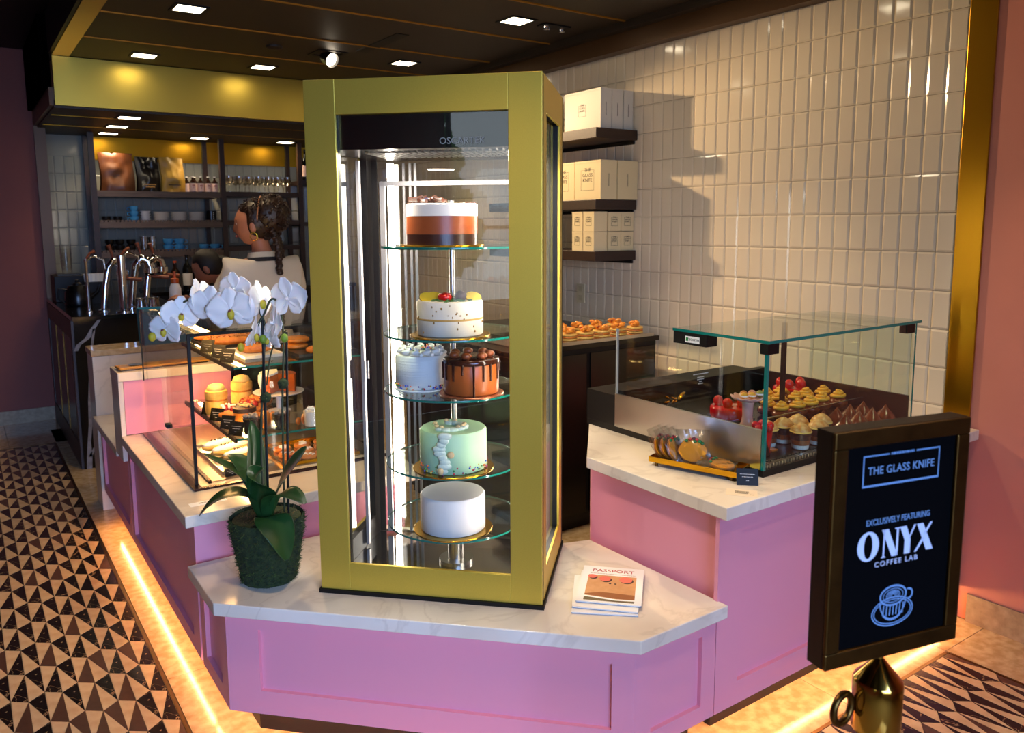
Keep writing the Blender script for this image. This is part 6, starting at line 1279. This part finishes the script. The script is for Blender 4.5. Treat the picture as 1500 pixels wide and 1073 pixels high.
def person(label, loc, az, J, head_c, head_yaw, head_pitch, hair, curly):
    """J: joint positions in person space (x right, y forward, z up)"""
    P = thing('person', label, 'person', loc, -az)
    V = []; E = []; R = []; ix = {}
    def add(k, co, r, to=None):
        ix[k] = len(V); V.append(co); R.append(r)
        if to: E.append((ix[to], ix[k]))
    add('pel', J['pel'], (0.125, 0.10)); add('sp', J['sp'], (0.115, 0.09), 'pel'); add('ch', J['ch'], (0.13, 0.095), 'sp'); add('nb', J['nb'], 0.06, 'ch'); add('nk', J['nk'], 0.048, 'nb'); add('hd', J['hd'], 0.055, 'nk')
    for s_, n in ((-1, 'l'), (1, 'r')):
        add('sh' + n, J['sh' + n], 0.058, 'ch'); add('el' + n, J['el' + n], 0.040, 'sh' + n); add('wr' + n, J['wr' + n], 0.026, 'el' + n); d = (Vector(J['wr' + n]) - Vector(J['el' + n])).normalized(); pm = Vector(J['wr' + n]) + d * 0.06; add('pa' + n, pm, (0.034, 0.016), 'wr' + n)
        add('hp' + n, Vector(J['pel']) + Vector((s_ * 0.09, 0, -0.04)), 0.09, 'pel'); add('kn' + n, (s_ * 0.10, 0.02, 0.50), 0.055, 'hp' + n); add('an' + n, (s_ * 0.10, -0.01, 0.09), 0.038, 'kn' + n); add('to' + n, (s_ * 0.11, 0.13, 0.035), 0.034, 'an' + n)
    bv, bf = skin_mesh(V, E, R)
    mb = MB(); mb.add(bv, bf)
    # fingers: short separate chains rooted in the palm
    for s_, n in ((-1, 'l'), (1, 'r')):
        w, pm = Vector(J['wr' + n]), Vector(V[ix['pa' + n]]); d = (pm - w).normalized(); sd = d.cross(Vector((0, 0, 1))).normalized(); dn = sd.cross(d).normalized() * (-1)
        if dn.z > 0: dn = -dn
        for q_, ln in ((-1.5, 0.058), (-0.5, 0.070), (0.5, 0.074), (1.5, 0.066)):
            a = pm + sd * (0.0175 * q_) + d * 0.012; b_ = a + d * ln * 0.5 + dn * 0.010; c = b_ + d * ln * 0.38 + dn * 0.026
            mb.tube([a - d * 0.02, a, b_, c], [0.008, 0.009, 0.0082, 0.006], 8)
        a = w + d * 0.025 - sd * 0.03 * s_ * -1; mb.tube([w + d * 0.02, a + d * 0.01 + dn * 0.008, a + d * 0.045 + dn * 0.02, a + d * 0.065 + dn * 0.03], [0.012, 0.011, 0.0095, 0.007], 8)
    # head with brow, nose, lips and chin pushed out of an egg shape
    RH = Matrix.Rotation(head_yaw, 3, 'Z') @ Matrix.Rotation(head_pitch, 3, 'X'); hc = Vector(head_c)
    def hf(d):
        k = 1.0; y, x, z = d.y, d.x, d.z
        if y > 0:
            k += 0.17 * math.exp(-((x / 0.13) ** 2) - ((z + 0.18) / 0.16) ** 2)            # nose
            k += 0.05 * math.exp(-((x / 0.24) ** 2) - ((z + 0.50) / 0.09) ** 2)            # lips
            k += 0.08 * math.exp(-((x / 0.30) ** 2) - ((z + 0.84) / 0.16) ** 2)            # chin
            k -= 0.06 * math.exp(-(((abs(x) - 0.36) / 0.16) ** 2) - ((z - 0.06) / 0.12) ** 2)  # eye sockets
            k += 0.03 * math.exp(-((z - 0.26) / 0.14) ** 2)
        if z < 0: k *= 1 - 0.10 * z * z * (1 if y > 0 else 0.3)
        return k
    mb.ball(hc, (0.076, 0.095, 0.118), nu=32, nv=24, fn=hf, rot=RH)
    for s_ in (-1, 1): mb.ball(hc + RH @ Vector((s_ * 0.078, -0.008, -0.012)), (0.012, 0.02, 0.032), nu=12, nv=8, rot=RH)
    body = mb.build('body', SKIN, P, 180, world=False)
    for s_ in (-1, 1):
        e = hc + RH @ Vector((s_ * 0.029, 0.077, 0.008)); MB().ball(e, (0.012, 0.009, 0.008), nu=10, nv=7, rot=RH).build('eye', mat('eye_white', (220, 214, 206), 0.3), body, 180, world=False)
        e = hc + RH @ Vector((s_ * 0.029, 0.0835, 0.008)); MB().ball(e, 0.005, nu=8, nv=6).build('iris', CHOCD, body, 180, world=False)
        MB().tube([hc + RH @ Vector((s_ * (0.014 + 0.007 * i), 0.089 - 0.003 * i, 0.028 + 0.003 * math.sin(i))) for i in range(5)], 0.0035, 6).build('eyebrow', HAIR, body, 60, world=False)
    MB().ball(hc + RH @ Vector((0, 0.090, -0.058)), (0.022, 0.008, 0.007), nu=12, nv=6, rot=RH).build('lips', mat('lips', (140, 62, 56), 0.4), body, 180, world=False)
    # clothes: shirt, apron, trousers, shoes
    SV = []; SE = []; SR = []; sx = {}
    def sadd(k, co, r, to=None):
        sx[k] = len(SV); SV.append(co); SR.append(r)
        if to: SE.append((sx[to], sx[k]))
    pel, sp_, ch = Vector(J['pel']), Vector(J['sp']), Vector(J['ch'])
    sadd('a', pel - Vector((0, 0, 0.04)), (0.165, 0.14)); sadd('b', sp_, (0.145, 0.118), 'a'); sadd('c', ch, (0.158, 0.125), 'b'); sadd('d', ch.lerp(Vector(J['nb']), 0.72), (0.082, 0.076), 'c')
    for n in 'lr':
        sh, el, wr = Vector(J['sh' + n]), Vector(J['el' + n]), Vector(J['wr' + n]); sadd('s' + n, sh, 0.084, 'c'); sadd('e' + n, el, 0.062, 's' + n); sadd('w' + n, el.lerp(wr, 0.7), 0.05, 'e' + n)
    sv, sf = skin_mesh(SV, SE, SR, 1, 3)
    def wr_(p): v = Vector(p); n_ = noise.noise(Vector((v.x * 13, v.y * 13, v.z * 3.5 + v.x * 4))) * 0.034 + noise.noise(Vector((v.x * 24 + v.z * 8, v.y * 20 + 4, v.z * 7))) * 0.018; n_ = max(n_, -0.006) + 0.003; d = v - Vector((0, v.y * 0.3, v.z)); d = d.normalized() if d.length > 1e-4 else Vector((0, 1, 0)); return tuple(v + d * n_)
    MB().add([wr_(p) for p in sv], sf).build('shirt', SHIRT, P, 180, world=False)
    nb = Vector(J['nb']); ax_ = (Vector(J['nk']) - nb).normalized()
    MB().lathe([(0.088, -0.03), (0.078, 0.0), (0.072, 0.018), (0.067, 0.018), (0.07, -0.01)], tuple(nb), 26, tuple(ax_), cap=False).build('collar', SHIRT, P, 60, world=False)
    MB().tube([nb + Vector((0.088 * math.cos(a), 0.085 * math.sin(a), -0.022 - 0.035 * math.sin(a) * (1 if math.sin(a) > 0 else 0.2))) for a in [2 * PI * i / 24 for i in range(25)]], 0.011, 8).build('apron_strap', NAVY, P, 60, world=False)
    MB().lathe([(0.172, 0), (0.174, 0.03)], (pel.x, pel.y, pel.z + 0.01), 28, cap=False, sq=(1, 0.86)).build('apron_belt', NAVY, P, 60, world=False)
    MB().grid(lambda u, v: ((u - 0.5) * 0.34, pel.y + 0.135 + 0.03 * math.cos((u - 0.5) * 3), pel.z + 0.05 - 0.55 * v), 8, 8).build('apron_skirt', NAVY, P, 60, world=False, solid=0.004)
    TV = [pel, ]; TR_ = [(0.145, 0.115)]; TE = []
    for s_ in (-1, 1):
        i0 = len(TV); TV += [pel + Vector((s_ * 0.09, 0, -0.06)), Vector((s_ * 0.10, 0.02, 0.50)), Vector((s_ * 0.10, -0.01, 0.11))]; TR_ += [0.105, 0.075, 0.062]; TE += [(0, i0), (i0, i0 + 1), (i0 + 1, i0 + 2)]
    tv, tf = skin_mesh(TV, TE, TR_, 0); MB().add(tv, tf).build('trousers', TROUS, P, 180, world=False)
    for s_ in (-1, 1): MB().ball((s_ * 0.108, 0.06, 0.044), (0.05, 0.135, 0.043), nu=18, nv=10).build('shoe', SHOE, P, 180, world=False)
    hair(P, hc, RH)
    return P
def hair1(P, hc, RH):
    h = MB()
    h.ball(hc + RH @ Vector((0, -0.022, 0.020)), (0.090, 0.100, 0.118), nu=30, nv=20, fn=lambda d: (1 + 0.05 * noise.noise(d * 7)) * (0.80 if (d.y > 0.45 and d.z < 0.45) else 1.0), rot=RH)
    h.ball(hc + RH @ Vector((0, -0.095, 0.045)), (0.100, 0.098, 0.108), nu=26, nv=18, fn=lambda d: 1 + 0.10 * noise.noise(d * 6))
    root = h.build('hair', HAIR, P, 180, world=False)
    c_ = MB()
    for i in range(420):
        d = Vector((random.gauss(0, 1), random.gauss(0, 1), random.gauss(0.2, 1))).normalized()
        if random.random() < 0.62: c = hc + RH @ (Vector((0, -0.095, 0.045)) + Vector((d.x * 0.102, d.y * 0.10, d.z * 0.11)))
        else:
            if d.y > 0.35 and d.z < 0.5: continue
            c = hc + RH @ (Vector((0, -0.022, 0.020)) + Vector((d.x * 0.092, d.y * 0.102, d.z * 0.120)))
        a, b_, _ = basis(d); r_ = random.uniform(0.006, 0.011); ph = random.uniform(0, 6)
        c_.tube([c + (a * math.cos(ph + k * 0.9) + b_ * math.sin(ph + k * 0.9)) * r_ + d * 0.0015 * k for k in range(6)], 0.0032, 5, cap=False)
    stuff(c_.build('hair_curls', mat('hair_curl', (58, 32, 18), 0.3, rgb2=(28, 15, 9), noise_amt=0.2, nscale=30), root, 180, world=False))
    for s_ in (-1, 1):
        pts = [hc + RH @ Vector((s_ * 0.055, -0.10, -0.02)), hc + RH @ Vector((s_ * 0.07, -0.12, -0.10)), hc + RH @ Vector((s_ * 0.072, -0.125, -0.18)), hc + RH @ Vector((s_ * 0.07, -0.12, -0.27))]
        b_ = MB(); pp = curve(pts, 18)
        for k, p in enumerate(pp): b_.ball(p + Vector((0.004 * math.sin(k * 2.2), 0, 0)), (0.019, 0.019, 0.014), nu=9, nv=6)
        b_.build('braid', HAIR, root, 180, world=False)
    MB().tube([hc + RH @ Vector((0.096 * math.cos(a), -0.035 - 0.02 * math.sin(a), 0.02 + 0.128 * math.sin(a))) for a in [PI * i / 20 for i in range(21)]], 0.004, 6).build('headband', mat('tan_band', (170, 116, 80), 0.5), root, 60, world=False)
    for s_ in (-1, 1): MB().tube([hc + RH @ Vector((s_ * 0.088, -0.008 + 0.018 * math.cos(a), -0.066 + 0.022 * math.sin(a))) for a in [2 * PI * i / 16 for i in range(17)]], 0.0022, 6).build('hoop_earring', BOARD, root, 60, world=False)
def hair2(P, hc, RH):
    h = MB(); h.ball(hc + RH @ Vector((0, -0.018, 0.018)), (0.086, 0.102, 0.116), nu=30, nv=20, fn=lambda d: (1 + 0.02 * noise.noise(d * 9)) * (0.82 if (d.y > 0.5 and d.z < 0.40) else 1.0), rot=RH)
    root = h.build('hair', mat('black_hair', (18, 11, 9), 0.6), P, 180, world=False)
    MB().tube(curve([hc + RH @ Vector((0, -0.10, 0.02)), hc + RH @ Vector((0.0, -0.16, -0.02)) + Vector((0, 0, -0.02)), hc + RH @ Vector((0.01, -0.15, 0.0)) + Vector((0, 0, -0.16)), hc + RH @ Vector((0.01, -0.13, 0)) + Vector((0, 0, -0.30))], 24), [0.03] * 8 + [0.026] * 9 + [0.022] * 6 + [0.016] * 2 + [0.008] * 3 if False else 0.024, 12).build('ponytail', MATS['black_hair'], root, 60, world=False)
J1 = dict(pel=(0, 0, 0.95), sp=(0, 0.0, 1.12), ch=(0, 0.0, 1.29), nb=(0, -0.005, 1.43), nk=(0, 0.0, 1.49), hd=(-0.03, 0.01, 1.56), shl=(-0.165, -0.005, 1.365), shr=(0.165, -0.005, 1.365), ell=(-0.235, 0.05, 1.11), elr=(0.235, 0.05, 1.11), wrl=(-0.17, 0.26, 1.03), wrr=(0.17, 0.26, 1.03))
person('barista in cream shirt with curly braided hair, seen from behind, head turned left', (1.375, 4.385, 0), math.radians(-8), J1, (-0.035, 0.016, 1.60), math.radians(58), -0.06, hair1, True)
J2 = dict(pel=(0, 0, 0.93), sp=(0, 0.07, 1.03), ch=(0, 0.17, 1.12), nb=(0, 0.26, 1.19), nk=(0, 0.30, 1.22), hd=(0, 0.34, 1.26), shl=(-0.155, 0.20, 1.15), shr=(0.155, 0.20, 1.15), ell=(-0.20, 0.34, 0.98), elr=(0.20, 0.34, 0.98), wrl=(-0.12, 0.50, 1.06), wrr=(0.12, 0.50, 1.06))
person('barista with dark ponytail bending over the coffee bar', (1.80, 5.76, 0), math.radians(-72), J2, (0, 0.37, 1.295), math.radians(-8), -0.5, hair2, False)
